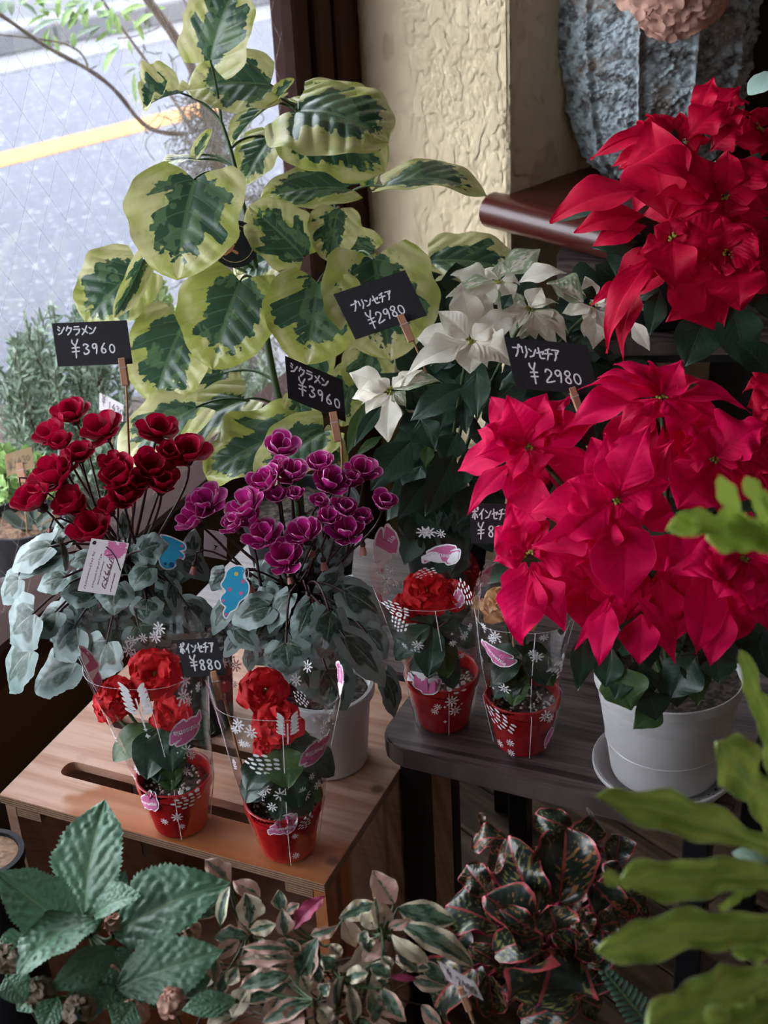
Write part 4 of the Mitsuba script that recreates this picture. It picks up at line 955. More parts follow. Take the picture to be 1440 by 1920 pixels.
crR = P(562, 1125, 1.68)
pR = A([*Z(620, 1422, CZ)[:2], CZ + .001])
flR = [(710, 285, 95), (620, 480, 100), (775, 430, 92), (270, 600, 108), (190, 700, 95), (500, 620, 108), (440, 735, 78), (610, 800, 100), (735, 925, 112), (840, 785, 100), (690, 570, 60), (1000, 485, 100), (940, 380, 88), (1190, 415, 90), (1120, 470, 60), (1080, 640, 75), (990, 690, 66), (1095, 770, 105), (1185, 690, 60), (1315, 605, 75), (540, 700, 60), (800, 560, 55), (930, 600, 50), (700, 400, 70)]
flR = [(300 + x / 3.13, 750 + y / 3.13, r / 3.13 * 1.12) for x, y, r in flR]
drR = [(200, 975, 42), (525, 1085, 42), (870, 1150, 40), (960, 950, 45), (1190, 860, 45), (760, 1040, 35), (1010, 620, 40), (900, 880, 40)]
drR = [(300 + x / 3.13, 750 + y / 3.13, r / 3.13) for x, y, r in drR]
lvR = [(640, 1210, 418, 1312, 200, -.02), (755, 1150, 640, 1372, 130, -.02), (885, 1200, 790, 1442, 160, -.03), (1090, 1125, 1332, 1322, 220, -.02), (440, 1350, 600, 1482, 130, -.01), (740, 1430, 768, 1612, 265, -.03), (1000, 1250, 948, 1522, 220, -.01), (1090, 1400, 1322, 1688, 170, -.02), (1210, 1360, 1335, 1522, 170, .01), (1040, 1020, 898, 1132, 115, .01), (400, 1200, 312, 1382, 120, 0), (620, 1100, 692, 1222, 130, .01), (980, 1590, 1092, 1822, 260, .0),
       (1320, 1620, 1372, 1862, 95, .02), (480, 1380, 372, 1512, 90, .01), (540, 1470, 520, 1600, 80, .02), (1080, 1240, 1152, 1332, 100, 0), (520, 1300, 440, 1420, 140, .02), (860, 1560, 900, 1760, 190, .02), (380, 1010, 300, 1120, 130, .03), (1000, 960, 1060, 880, 90, .03)]
lvR = [[300 + a / 3.13, 750 + b / 3.13, 300 + c / 3.13, 750 + d / 3.13, w / 3.13] + o for a, b, c, d, w, *o in lvR]
lvR = [r[:5] + [(r[5] if len(r) > 5 else 0) - (.055 if r[3] > 1225 and r[2] > 520 else 0)] + r[6:] for r in lvR]
fillR = []
for i in range(56):
    a = RN.uniform(0, 6.28); q = RN.uniform(.3, 1); x, y = 575 + 180 * math.cos(a) * q, 1140 + 165 * math.sin(a) * q
    fillR.append((575 + (x - 575) * .62, 1130 + (y - 1130) * .62, x, y, 58))
cyclamen('purple cyclamen with white rimmed petals in a white pot, in the middle of the crate', crR, pR, .043, .053, .108, flR, drR, lvR, fillR, 'm_petal_purple', dome(570, 1130, 260, 290, 1.70, .08), .5)

# ================================================================ small poinsettias in printed film
def star_poly(r, n=8, t=.13):
    return unary_union([Polygon([(0, 0), (r * t, r * .55), (0, r), (-r * t, r * .55)]) if a is None else Polygon([(math.cos(a) * x - math.sin(a) * y, math.sin(a) * x + math.cos(a) * y) for x, y in ((-r * t, r * .25), (-r * t * .9, r), (r * t * .9, r), (r * t, r * .25))]) for a in [k * 2 * math.pi / n for k in range(n)]] + [Point(0, 0).buffer(r * .16, quad_segs=2)])
def cone_poly(w, h, rg):
    """rows of little dashes: the printed fir cone"""
    out = []
    for r in range(5):
        y = (r / 4 - .5) * h; half = w / 2 * math.sqrt(max(.1, 1 - (2 * y / h) ** 2 * .8)); n = max(2, int(half * 2 / (w * .19)))
        for q in range(n):
            x = -half + (q + .5 + .3 * (r % 2)) * 2 * half / n
            e = Point(0, 0).buffer(1, quad_segs=3); from shapely import affinity as af
            out.append(af.translate(af.rotate(af.scale(e, w * .085, h * .075), -12 + rg.uniform(-8, 8)), x, y))
    return unary_union(out)
def needle_poly(w, h, rg):
    from shapely import affinity as af
    out = [LineString([(0, -h * .62), (0, h * .1)]).buffer(w * .022)]
    for q in range(6):
        for sg in (-1, 1):
            out.append(af.translate(af.rotate(af.scale(Point(0, 0).buffer(1, quad_segs=3), w * .17, h * .055), sg * (28 + 4 * q)), sg * w * .22, -h * .22 + q * h * .125))
    return unary_union(out)
LAB = Polygon([(-1, -.45), (-.98, -.2), (-.55, -.02), (-.72, .1), (-.3, .35), (.3, .55), (.72, .58), (.35, .3), (.42, .22), (1, .45), (.9, .05), (.62, -.3), (.2, -.5), (.1, -.34), (-.3, -.42), (-.7, -.3)]).buffer(.05)
TXT = None
def label_meshes(w):
    global TXT
    if TXT is None:
        m = meshkit.text_mesh('Poinsettia', 1.0, .05, bold=True); v, f = vf(m); v[:, :2] -= (v[:, :2].max(0) + v[:, :2].min(0)) / 2; v[:, :2] /= v[:, 0].max()
        TXT = (v, f)
    return TXT


def flat(poly):
    out = []
    for g in getattr(poly, 'geoms', [poly]):
        if g.is_empty or g.area < 1e-12: continue
        v, f = trimesh.creation.triangulate_polygon(g, engine='earcut'); out.append((np.c_[v, np.zeros(len(v))], f))
    return cat(out)


def mini(label, base_px, zbase, axis_top, halfw, front_h, back_h, heads, prints, bract_mat='m_mini', scale=1.0, depthr=.72, lean=(0, 0), stick=None):
    """red pot, plant and printed film sleeve. base_px: the middle of the pot's foot; prints: [(kind, x, y, size px, turn deg)]"""
    k = thing('mini_poinsettia', label, 'poinsettia')
    b = A([*Z(base_px[0], base_px[1], zbase)[:2], zbase + .001]); d0 = (b - EYE) @ FW
    r0, r1, ph = .0285 * scale, .0405 * scale, .070 * scale
    pot(k, b, r0, r1, ph, 'm_red_plastic', lipw=.0015)
    per = []
    for _ in range(70):
        a, r = RN.uniform(0, 6.28), (r1 - .008) * math.sqrt(RN.uniform(0, 1)); v, f = vf(trimesh.creation.icosphere(1, RN.uniform(.0010, .0019))); per.append((v + b + A([r * math.cos(a), r * math.sin(a), ph - .0145]), f))
    part(k, 'perlite', cat(per), 'm_perlite', kind='stuff')
    # film: an elliptic cone, front sheet low, back sheet tall and rounded; lateral axis across the picture
    lat = unit(RT * [1, 1, 0]); fwd = unit(FW * [1, 1, 0])
    topc = P(*axis_top[:2], axis_top[2]); ax = (topc - (b + UP * .0)); H = ax[2]
    def centre(h): return b + ax * (h / H)
    rt = halfw / FPX * axis_top[2]
    def rad(h): return r0 + .0022 + (rt - r0 - .002) * np.clip(h / H, 0, 1.2) ** 1.05
    def dr_(h): return (r0 + .0022) + (rt * depthr - r0 - .002) * np.clip(h / H, 0, 1.2) ** 1.0
    def surf(phi, h, out=0.0):
        phi, h = np.asarray(phi, float), np.asarray(h, float)
        rl, rd = np.maximum(rad(h), np.interp(h, [0, ph, ph + .02, 1], [r0 + .0035, r1 + .0035, 0, 0])) + out, np.maximum(dr_(h), np.interp(h, [0, ph, ph + .02, 1], [r0 + .0035, r1 + .0035, 0, 0])) + out
        cr = .0012 * np.sin(phi * 5 + h * 30) * np.clip((h - ph) / .05, 0, 1)       # soft crumples
        c = b + np.multiply.outer(h / H, ax * [0, 0, 1]) + np.multiply.outer(np.clip((h - ph) / (H - ph), 0, 1.3), ax * [1, 1, 0])
        return c + ((rl + cr) * np.sin(phi))[..., None] * lat - ((rd + cr) * np.cos(phi))[..., None] * fwd
    nphi, nh = 33, 26
    def sheet(p0, p1, hf):
        ph_, t = np.meshgrid(np.linspace(p0, p1, nphi), np.linspace(0, 1, nh), indexing='ij'); hh = .001 + (hf(ph_) - .001) * t
        return surf(ph_, hh).reshape(-1, 3), grid_faces(nphi, nh), ph_, hh
    fr = sheet(-math.pi / 2, math.pi / 2, lambda q: front_h + 0 * q)
    bk = sheet(math.pi / 2, 1.5 * math.pi, lambda q: front_h + .012 + (back_h - front_h - .012) * np.sin(np.clip(q - math.pi / 2, 0, math.pi)) ** .6)
    w = part(k, 'wrapper', fr[:2], 'm_film', smooth=True, label='clear film sleeve with white and pink print')
    part(w, 'back_sheet', bk[:2], 'm_film', smooth=True)
    part(w, 'fold_line', tube(surf(np.full(20, .12), np.linspace(.002, front_h, 20), .0004), .00042, 4), 'm_film_edge')
    part(w, 'hem', tube(surf(np.linspace(-1.57, 1.57, 40), np.full(40, front_h), .0001), .00022, 4), 'm_film_edge')
    for sg in (-1, 1): part(w, 'side_weld', tube(surf(np.full(20, sg * 1.57), np.linspace(.002, front_h + .01, 20), .0002), .00045, 4), 'm_film_edge')
    rg = np.random.default_rng(int(base_px[0]))
    fp, bp = proj(fr[0]), proj(bk[0])
    for kind, x, y, s, turn in prints:
        q = np.hypot(fp[:, 0] - x, fp[:, 1] - y); i = np.argmin(q); sh = fr; sgn = 1
        if q[i] > 9:
            q2 = np.hypot(bp[:, 0] - x, bp[:, 1] - y); i2 = np.argmin(q2)
            if q2[i2] < q[i]: i, sh, sgn = i2, bk, -1
        p0, h0 = sh[2].ravel()[i], sh[3].ravel()[i]
        sz = s / FPX * d0
        def wrap(vv, out):
            a = math.radians(turn); X = vv[:, 0] * math.cos(a) - vv[:, 1] * math.sin(a); Y = vv[:, 0] * math.sin(a) + vv[:, 1] * math.cos(a)
            h = np.clip(h0 + Y / .80, .002, None); R_ = .5 * (rad(h) + dr_(h))
            return surf(p0 + sgn * X / R_, h, sgn * out + (vv[:, 2] * sgn if False else 0))
        def face(m): return m if sgn > 0 else (m[0], m[1][:, ::-1])
        if kind == 's': po, nm, mt = star_poly(sz), 'snowflake', 'm_print_white'
        elif kind == 'd': po, nm, mt = Polygon([(0, sz), (sz * .35, .35 * sz), (sz, 0), (sz * .35, -.35 * sz), (0, -sz), (-sz * .35, -.35 * sz), (-sz, 0), (-sz * .35, .35 * sz)]), 'snowflake', 'm_print_white'
        elif kind == 'c': po, nm, mt = cone_poly(sz * 2, sz * 1.0, rg), 'fir_cone', 'm_print_white'
        elif kind == 'n': po, nm, mt = needle_poly(sz * 2, sz * 2, rg), 'twig_print', 'm_print_white'
        if kind in 'sdcn':
            v, f = flat(po.segmentize(.004)); part(w, nm, face((wrap(v, .0005), f)), mt); continue
        from shapely import affinity as af
        big = af.scale(LAB, sz, sz, origin=(0, 0))
        v, f = flat(big.buffer(sz * .085).segmentize(.003)); lk = part(w, 'pink_label', face((wrap(v, .0005), f)), 'm_print_white')
        def g(po):
            mm = [Point(0, 0)]
            return po
        gx = np.arange(-sz, sz, .003)
        cells = [big.intersection(sbox(a, -sz, a + .003, sz)) for a in gx]
        cells = [c_ for c_ in cells if c_.geom_type in ('Polygon', 'MultiPolygon') and c_.area > 1e-9]
        v, f = cat([flat(c_) for c_ in cells]); part(lk, 'pink_field', face((wrap(v, .0009), f)), 'm_print_pink')
        tv, tf = label_meshes(1); tv = tv * [.74 * sz, .74 * sz, 0]; tv = tv + [.06 * sz, .0, 0]
        part(lk, 'lettering', face((wrap(tv, .0013), tf)), 'm_print_white')
    # plant
    hub = b + UP * (ph - .01)
    for i, (x, y, r, dd) in enumerate(heads):
        d = d0 + dd; N = (rg.uniform(-.3, .3), .55, .85); bs = []
        for ring, (n, q0, wd) in enumerate(((7, 1.0, .78), (5, .6, .62))):
            a0 = rg.uniform(0, 6.28)
            for j in range(n):
                a = a0 + j * 6.283 / n + rg.uniform(-.2, .2); q = q0 * rg.uniform(.8, 1.1)
                bs.append((x + r * q * math.cos(a), y + r * q * .85 * math.sin(a) + (.12 * r if ring == 0 else -.05 * r), r * wd, x + .05 * r * math.cos(a), y + .05 * r * math.sin(a), rg.uniform(-.004, .008) if ring == 0 else -.010))
        bloom(k, x, y, d, N, bs, bract_mat, core=r * .13, profs=('round',), seed=int(x), kw=dict(cup=-.15, sag=.2, wave=(.22, 2.5), quilt=(.03, 7, .4), nt=22, ns=13))
        c = P(x, y, d + .006)
        part(k, 'stem', tube(spline([c, c * .5 + hub * .5, hub], 8), .0018, 6), 'm_stem_green', smooth=True)
    kwl = dict(prof='round', sag=.12, cup=.1, wave=(.08, 2), quilt=(.03, 8, .4), nt=22, ns=11)
    hx, hy = proj(hub)
    for i in range(16):
        t = rg.uniform(.15, .9); a = rg.uniform(0, 6.28)
        c = b + UP * (ph + .01) + (centre(H * .62) - b - UP * ph) * t; R_ = min(.030 + .02 * t, float(rad(ph + t * .1)) - .012)
        o = lat * math.cos(a) + fwd * math.sin(a)
        tip = c + o * R_ * 1.25 - UP * rg.uniform(.005, .03); foot = c + o * .004 + UP * .008
        leafpart(k, leaf(foot, tip, R_ * .9, UP + .7 * o - fwd * .3, **kwl), 'm_green' if i % 4 else 'm_green_warm')
    return k


def bp(rows, ox, oy, s): return [(q[0], ox + q[1] / s, oy + q[2] / s, q[3] / s, q[4] if len(q) > 4 else 0) for q in rows]


pr2 = bp([('p', 160, 500, 95, 75), ('p', 205, 630, 45, 80), ('p', 1065, 340, 95, -60), ('p', 912, 815, 112, 182), ('p', 690, 1345, 90, 8), ('n', 722, 650, 85), ('c', 542, 925, 108), ('c', 835, 1300, 62, 30), ('c', 815, 480, 60, -30), ('c', 365, 920, 45, 60),
          ('s', 360, 252, 36), ('s', 342, 350, 20), ('s', 845, 270, 36), ('s', 790, 326, 36), ('s', 730, 244, 30), ('s', 385, 634, 36), ('s', 350, 684, 26), ('s', 465, 690, 38), ('s', 430, 760, 26), ('s', 466, 770, 20), ('s', 988, 530, 28), ('s', 1015, 585, 36), ('s', 912, 620, 26), ('s', 960, 666, 36), ('s', 575, 1065, 36), ('s', 536, 1120, 26), ('s', 655, 1110, 38), ('s', 620, 1180, 32), ('s', 815, 1082, 26), ('s', 880, 992, 22), ('s', 855, 1122, 32), ('s', 920, 1042, 30),
          ('s', 770, 1520, 26), ('s', 765, 1395, 22), ('s', 255, 750, 24), ('s', 285, 250, 26), ('d', 465, 648, 12), ('d', 402, 700, 12), ('d', 1030, 512, 12), ('d', 935, 578, 12), ('d', 965, 602, 12), ('d', 1022, 632, 10), ('d', 890, 700, 12), ('d', 658, 1064, 10), ('d', 560, 1156, 10), ('d', 790, 1158, 12), ('d', 295, 350, 12), ('d', 355, 200, 10), ('d', 785, 255, 10)], 340, 1180, 3.6)
mini('film wrapped red mini poinsettia at the front of the crate, nearer the bench', (541, 1588), CZ, (517, 1290, 1.50), 124, .195, .235, [(497, 1293, 56, -.06), (522, 1352, 50, -.075), (505, 1395, 36, -.06)], pr2)
pr1 = bp([('p', 615, 395, 125, 75), ('p', 1270, 765, 112, 182), ('p', 1000, 1275, 95, 20), ('n', 932, 620, 110), ('c', 775, 830, 55, 60), ('c', 1240, 1250, 100, 8), ('s', 1080, 125, 36), ('s', 1040, 180, 34), ('s', 880, 152, 28), ('s', 958, 192, 26), ('s', 850, 240, 38), ('s', 925, 282, 38), ('s', 1258, 455, 40), ('s', 1218, 545, 42), ('s', 1318, 492, 28), ('s', 1265, 592, 28), ('s', 1250, 925, 36), ('s', 1200, 1005, 40), ('s', 1300, 955, 24), ('s', 1250, 1050, 26),
          ('s', 920, 1055, 28), ('s', 895, 1105, 28), ('s', 845, 995, 24), ('s', 1195, 1390, 36), ('s', 1110, 1415, 26), ('s', 1230, 1440, 22), ('s', 685, 640, 28), ('s', 672, 688, 28), ('d', 1270, 522, 12), ('d', 1302, 540, 12), ('d', 1205, 505, 12), ('d', 1220, 620, 12), ('d', 825, 168, 12), ('d', 935, 160, 12), ('d', 730, 710, 12), ('d', 1185, 965, 12), ('d', 990, 795, 14), ('d', 995, 845, 16)], 0, 1150, 3.6)
mini('film wrapped red mini poinsettia on the crate, under the dark red cyclamen', (340, 1542), CZ, (272, 1250, 1.56), 116, .195, .245, [(290, 1262, 62, -.05), (220, 1305, 50, -.055), (322, 1335, 46, -.06), (205, 1330, 30, -.03)], pr1)
pr3 = bp([('p', 170, 265, 120, 40), ('p', 520, 300, 100, 0), ('p', 625, 570, 62, 60), ('p', 400, 1055, 100, -12), ('c', 220, 605, 80, -10), ('c', 245, 715, 80, 65), ('c', 600, 1065, 95, 5), ('c', 670, 510, 85, -65), ('c', 420, 410, 60, 20), ('s', 400, 98, 36), ('s', 515, 85, 26), ('s', 455, 155, 36), ('s', 205, 405, 26), ('s', 172, 450, 34), ('s', 240, 466, 26), ('s', 178, 520, 30), ('s', 290, 850, 24), ('s', 380, 855, 32), ('s', 365, 915, 36), ('s', 570, 1200, 36), ('s', 495, 1215, 22), ('s', 600, 1260, 34), ('s', 470, 1270, 22),
          ('s', 585, 840, 22), ('s', 655, 785, 28), ('s', 690, 735, 24), ('s', 625, 905, 22), ('s', 120, 395, 24), ('d', 390, 145, 10), ('d', 420, 905, 12), ('d', 545, 1225, 10), ('d', 590, 770, 10), ('d', 530, 1310, 12), ('d', 640, 1195, 10)], 670, 950, 3.273)
mini('film wrapped red mini poinsettia on the low bench, left of the peach one', (832, 1350), .47, (795, 1080, 1.55), 104, .195, .250, [(800, 1105, 52, -.07), (850, 1110, 40, -.06), (770, 1135, 40, -.055), (838, 1185, 22, -.03)], pr3)
pr4 = bp([('p', 750, 245, 75, 0), ('p', 835, 915, 105, -35), ('p', 705, 960, 55, -60), ('p', 1175, 1420, 55, 60), ('c', 755, 275, 75), ('c', 735, 365, 75, 60), ('c', 1215, 1010, 110, 40), ('c', 870, 1290, 100, -25), ('s', 780, 385, 34), ('s', 805, 435, 28), ('s', 780, 475, 26), ('s', 735, 465, 24), ('s', 755, 535, 20), ('s', 855, 785, 32), ('s', 820, 808, 28), ('s', 785, 712, 24), ('s', 1108, 920, 36), ('s', 1130, 815, 24), ('s', 1070, 890, 24), ('s', 905, 1110, 40), ('s', 1150, 1275, 34), ('s', 1180, 1300, 26), ('s', 1190, 1185, 22), ('s', 880, 1445, 24), ('s', 935, 1460, 24), ('s', 940, 1505, 24), ('s', 1230, 1215, 20), ('d', 850, 720, 10), ('d', 880, 832, 10), ('d', 845, 1110, 12), ('d', 815, 745, 10), ('d', 775, 770, 10)], 670, 950, 3.273)
mini('film wrapped mini poinsettia with peach bracts on the low bench', (980, 1392), .47, (985, 1120, 1.50), 100, .195, .235, [(938, 1130, 44, -.06), (985, 1150, 34, -.05)], pr4, bract_mat='m_peach')

# ================================================================ price cards and tags
def ell(cx, cy, rx, ry, n=14, a0=1.6): return [(cx + rx * math.cos(a0 + i * 2 * math.pi / n), cy + ry * math.sin(a0 + i * 2 * math.pi / n)) for i in range(n + 1)]
GL = {'シ': [[(.12, .95), (.32, .82)], [(.03, .66), (.24, .52)], [(.05, .1), (.45, .22), (.98, .85)]], 'ク': [[(.38, .98), (.1, .5)], [(.3, .78), (.88, .78), (.7, .4), (.25, .02)]],
      'ラ': [[(.2, .92), (.82, .92)], [(.08, .62), (.9, .62), (.72, .25), (.3, 0)]], 'メ': [[(.85, .95), (.5, .4), (.08, .02)], [(.2, .7), (.85, .2)]], 'ン': [[(.08, .8), (.35, .62)], [(.05, .1), (.5, .2), (1, .78)]],
      'プ': [[(.02, .78), (.75, .8), (.6, .4), (.2, 0)], ell(.93, .98, .11, .12, 10)], 'リ': [[(.2, .92), (.2, .42)], [(.78, .98), (.78, .45), (.42, 0)]], 'セ': [[(.02, .5), (.98, .68), (.75, .42)], [(.36, .98), (.36, .15), (.5, .05), (.92, .08)]],
      'チ': [[(.8, .98), (.2, .82)], [(.02, .52), (1, .55)], [(.52, .88), (.5, .4), (.22, 0)]], 'ア': [[(.05, .92), (.95, .92), (.62, .58)], [(.5, .72), (.45, .3), (.15, 0)]], 'ポ': [[(.05, .7), (.82, .72)], [(.45, .98), (.45, 0), (.33, .1)], [(.22, .48), (.05, .15)], [(.68, .48), (.88, .15)], ell(.98, .98, .11, .12, 10)],
      'イ': [[(.85, .95), (.45, .6), (.08, .4)], [(.5, .6), (.5, 0)]], '3': [[(.1, .86), (.45, 1), (.82, .8), (.4, .55), (.88, .32), (.55, .0), (.05, .1)]], '9': [[(.82, .8), (.5, 1), (.14, .74), (.4, .5), (.8, .78), (.74, .3), (.62, 0)]], '6': [[(.72, 1), (.28, .6), (.14, .22), (.45, 0), (.82, .2), (.6, .44), (.2, .28)]],
      '0': [ell(.5, .42, .38, .42)], '2': [[(.08, .76), (.42, 1), (.8, .74), (.45, .35), (.02, .02), (.98, .06)]], '8': [[(.82, .86), (.45, 1), (.18, .8), (.68, .4), (.76, .1), (.4, 0), (.14, .2), (.55, .56), (.84, .84)]], '1': [[(.55, 1), (.45, 0)]], '4': [[(.6, 1), (.05, .35), (.98, .36)], [(.7, .66), (.62, -.05)]],
      '¥': [[(.12, 1.15), (.1, .95), (.4, .72)], [(.92, 1.2), (.52, .7), (.42, -.25)], [(.02, .52), (.98, .56)], [(.0, .22), (.92, .26)]]}
def smooth_line(l): return l if len(l) < 3 else [tuple(q) for q in spline(l, 3 * len(l))]
def writing(lines, pen):
    """lines: [(text, x, y, glyph width, glyph height, pitch, slope)] -> one shape"""
    out = []
    for text, x, y, gw, gh, pitch, slope in lines:
        for i, ch in enumerate(text):
            for st in GL[ch]:
                curved = ch in '39602814¥'
                pts = [(x + i * pitch + a * gw, y + b * gh + slope * i * pitch) for a, b in (smooth_line(st) if curved and ch not in '4¥1' else st)]
                out.append(LineString(pts).buffer(pen, quad_segs=3))
    return unary_union(out)


def card(name, label, quad, d, lines, pen, mat='m_black_card', ink='m_chalk', catn='price card', tilt=(0, 0), th=.0009, group=None):
    """quad: TL, TR, BR, BL in pixels at depth d (tilt: extra depth at the right and at the bottom). Writing in the units of the card: width 1, height from 0 (bottom) to h"""
    k = thing(name, label, catn, group)
    tl, trr, bl = P(*quad[0], d), P(*quad[1], d + tilt[0]), P(*quad[3], d + tilt[1]); W, H = np.linalg.norm(trr - tl), np.linalg.norm(bl - tl)
    ex, ey = unit(trr - tl), unit(tl - bl); nz = unit(np.cross(ex, ey))
    if nz @ FW > 0: nz = -nz
    br = sbox(0, 0, W, H).buffer(.0004)
    part(k, 'card', extr(br, th, bl - nz * th, ex, ey, nz), mat)
    if lines:
        t = writing([(t, x * W, y * W, gw * W, gh * W, p * W, s) for t, x, y, gw, gh, p, s in lines], pen * W)
        part(k, 'lettering', extr(t.intersection(br), .0003, bl, ex, ey, nz), ink)
    return k, (bl, ex, ey, nz, W, H)


def peg(k, x0, y0, x1, y1, d, wpx, stick=None, matp='m_clip_wood', sd=0.0):
    """a small clothes peg from (x0, y0) to (x1, y1) that grips the card, and the stick it is fixed to"""
    a, b = P(x0, y0, d - .004), P(x1, y1, d - .004 + sd); ax = unit(b - a); L = np.linalg.norm(b - a); e = unit(np.cross(ax, FW)); w = wpx / FPX * d
    nz = unit(np.cross(e, ax)); nz = -nz if nz @ FW > 0 else nz
    pg = part(k, 'clothespin', cat([rslab(a, ax, e, nz, (0, -w / 2, 0), (L, w / 2, .0028), .0006), rslab(a, ax, e, nz, (.0, -w / 2, -.0072), (L, w / 2, -.0044), .0006)]), matp)
    part(pg, 'spring', cat([tube([a + ax * L * .36 - e * w * .56 + nz * q, a + ax * L * .36 + e * w * .56 + nz * q] , .0005, 5) for q in (.003, -.0015)] + [tube(spline([a + ax * L * .36 - e * w * .5 + nz * .003, a + ax * L * .36 - e * w * .6 - nz * .002, a + ax * L * .36 - e * w * .5 - nz * .0072], 6), .0005, 5)]), 'm_silver')
    if stick:
        s0, s1 = P(stick[0], stick[1], d + .001), P(stick[2], stick[3], stick[4])
        part(k, 'stick', tube([s0, (s0 + s1) / 2, s1], .0013, 8), 'm_stick_wood', smooth=True)


CY = [('シクラメン', .05, .37, .10, .12, .125, 0), ('¥', .20, .13, .10, .17, .1, 0), ('3960', .33, .115, .10, .15, .125, 0)]
k, _ = card('price_card', 'black price card reading 3960 yen over the dark red cyclamen, before the window', ((98, 607), (237, 601), (247, 683), (109, 687)), 1.69, [('シクラメン', .06, .42, .095, .12, .105, -.02), ('¥', .22, .15, .10, .17, .1, 0), ('3960', .37, .155, .085, .13, .115, .0)], .010)
peg(k, 228, 671, 235, 723, 1.69, 13, (236, 715, 250, 1010, 1.70))
k, _ = card('price_card', 'black price card reading 3960 yen over the purple cyclamen, tilted down to the right', ((535, 668), (642, 713), (645, 784), (541, 746)), 1.68, [('シクラメン', .08, .44, .12, .15, .135, -.02), ('¥', .20, .18, .13, .20, .1, 0), ('3960', .38, .18, .11, .16, .145, -.02)], .013, tilt=(.02, 0))
peg(k, 624, 772, 634, 828, 1.695, 15, (640, 822, 645, 1010, 1.70))
k, _ = card('price_card', 'black price card reading 2980 yen in front of the variegated hibiscus leaves', ((626, 552), (759, 507), (795, 589), (667, 636)), 1.78, [('プリンセチア', .14, .36, .085, .12, .096, .0), ('¥', .26, .10, .09, .17, .1, 0), ('2980', .38, .115, .09, .14, .10, .03)], .009)
peg(k, 750, 590, 772, 640, 1.78, 14, (772, 632, 800, 700, 1.80))
k, _ = card('price_card', 'black price card reading 2980 yen between the white and the pink red poinsettia', ((946, 633), (1100, 647), (1114, 732), (968, 727)), 1.56, [('プリンセチア', .07, .40, .09, .14, .095, -.02), ('¥', .22, .12, .09, .18, .1, 0), ('2980', .40, .12, .10, .15, .112, -.01)], .010)
peg(k, 1072, 726, 1090, 775, 1.56, 13, (1085, 760, 1110, 880, 1.56))
k, _ = card('price_card', 'black price card reading 880 yen between the two film wrapped pots on the crate', ((330, 1201), (406, 1196), (426, 1267), (347, 1270)), 1.50, [('ポインセチア', .04, .60, .12, .24, .145, -.01), ('¥', .22, .22, .16, .27, .1, 0), ('880', .42, .16, .15, .24, .185, -.01)], .018)
peg(k, 400, 1258, 412, 1312, 1.50, 12, (418, 1300, 465, 1480, 1.545))
k, _ = card('price_card', 'black price card, partly hidden behind the pink red poinsettia above the peach one', ((882, 945), (980, 945), (990, 1018), (884, 1018)), 1.56, [('ポインセチア', .03, .46, .11, .20, .125, -.02), ('¥', .13, .13, .12, .22, .1, 0), ('880', .32, .12, .12, .20, .14, 0)], .013)
peg(k, 950, 1010, 955, 1060, 1.56, 12, (955, 1055, 968, 1300, 1.585))
# tags outside the glass and down in front
k, _ = card('kraft_price_tag', 'small brown card tag reading 1430 yen outside the window, at the left edge', ((8, 853), (58, 838), (60, 872), (14, 892)), 2.2, [('¥', .08, .22, .16, .26, .1, 0), ('1430', .28, .25, .13, .24, .165, .12)], .014, mat='m_kraft', ink='m_print_black', catn='price tag')
part(k, 'rule', tube([P(14, 880, 2.199), P(50, 868, 2.199)], .0005, 4), 'm_print_black')
peg(k, 36, 868, 42, 905, 2.205, 14, (42, 900, 52, 1010, 2.27))
k, _ = card('white_price_tag', 'white price tag on a slant outside the window, behind the dark red cyclamen', ((187, 737), (231, 759), (231, 790), (186, 768)), 2.28, [('¥', .1, .3, .16, .3, .1, 0), ('1430', .36, .22, .14, .26, .17, -.05)], .018, mat='m_card_white', ink='m_print_black', catn='price tag')
peg(k, 205, 768, 210, 800, 2.285, 10, (210, 795, 214, 1000, 2.38))
k, _ = card('white_price_tag', 'small white price tag pegged beside the dark crinkled croton, at the bottom', ((822, 1803), (890, 1842), (898, 1868), (838, 1837)), 1.20, [('2400', .38, .10, .11, .2, .135, 0), ('¥', .14, .2, .12, .2, .1, 0)], .016, mat='m_card_white', ink='m_print_black', catn='price tag')
peg(k, 862, 1850, 880, 1895, 1.20, 12, (878, 1890, 905, 1960, 1.21))
# care tag and the two blue die-cut tags
k, (bl, ex, ey, nz, W, H) = card('care_tag', 'white care tag with pink flowers and brown writing, hanging on the dark red cyclamen', ((172, 1010), (241, 1019), (213, 1130), (146, 1107)), 1.58, None, 0, mat='m_card_white', catn='plant tag')
from shapely import affinity as af
rgc = np.random.default_rng(4); ink = []
for col, (x, w, top, bot) in enumerate(((.16, .05, .74, .06), (.36, .045, .72, .10), (.48, .03, .60, .16), (.86, .02, .4, .05))):
    y = top * H
    while y > bot * H:
        s = w * W * rgc.uniform(.8, 1.3)
        for q in range(3):
            a = rgc.uniform(0, 3.14); c0 = (x * W + rgc.uniform(-.3, .3) * s, y + rgc.uniform(-.3, .3) * s)
            ink.append(LineString([(c0[0] - .45 * s * math.cos(a), c0[1] - .45 * s * math.sin(a)), (c0[0] + .45 * s * math.cos(a), c0[1] + .45 * s * math.sin(a))]).buffer(.00022 + .0022 * w * (col == 3)))
        y -= s * 1.25
sid = writing([('シクラメン', 0, 0, .1 * H, .15 * W, .125 * H, 0)], .0006)
ink.append(af.translate(af.rotate(sid, -90, origin=(0, 0)), .58 * W, .70 * H)); ink.append(LineString([(.73 * W, .66 * H), (.71 * W, .10 * H)]).buffer(.0003)); ink.append(LineString([(.70 * W, .60 * H), (.69 * W, .14 * H)]).buffer(.0002))
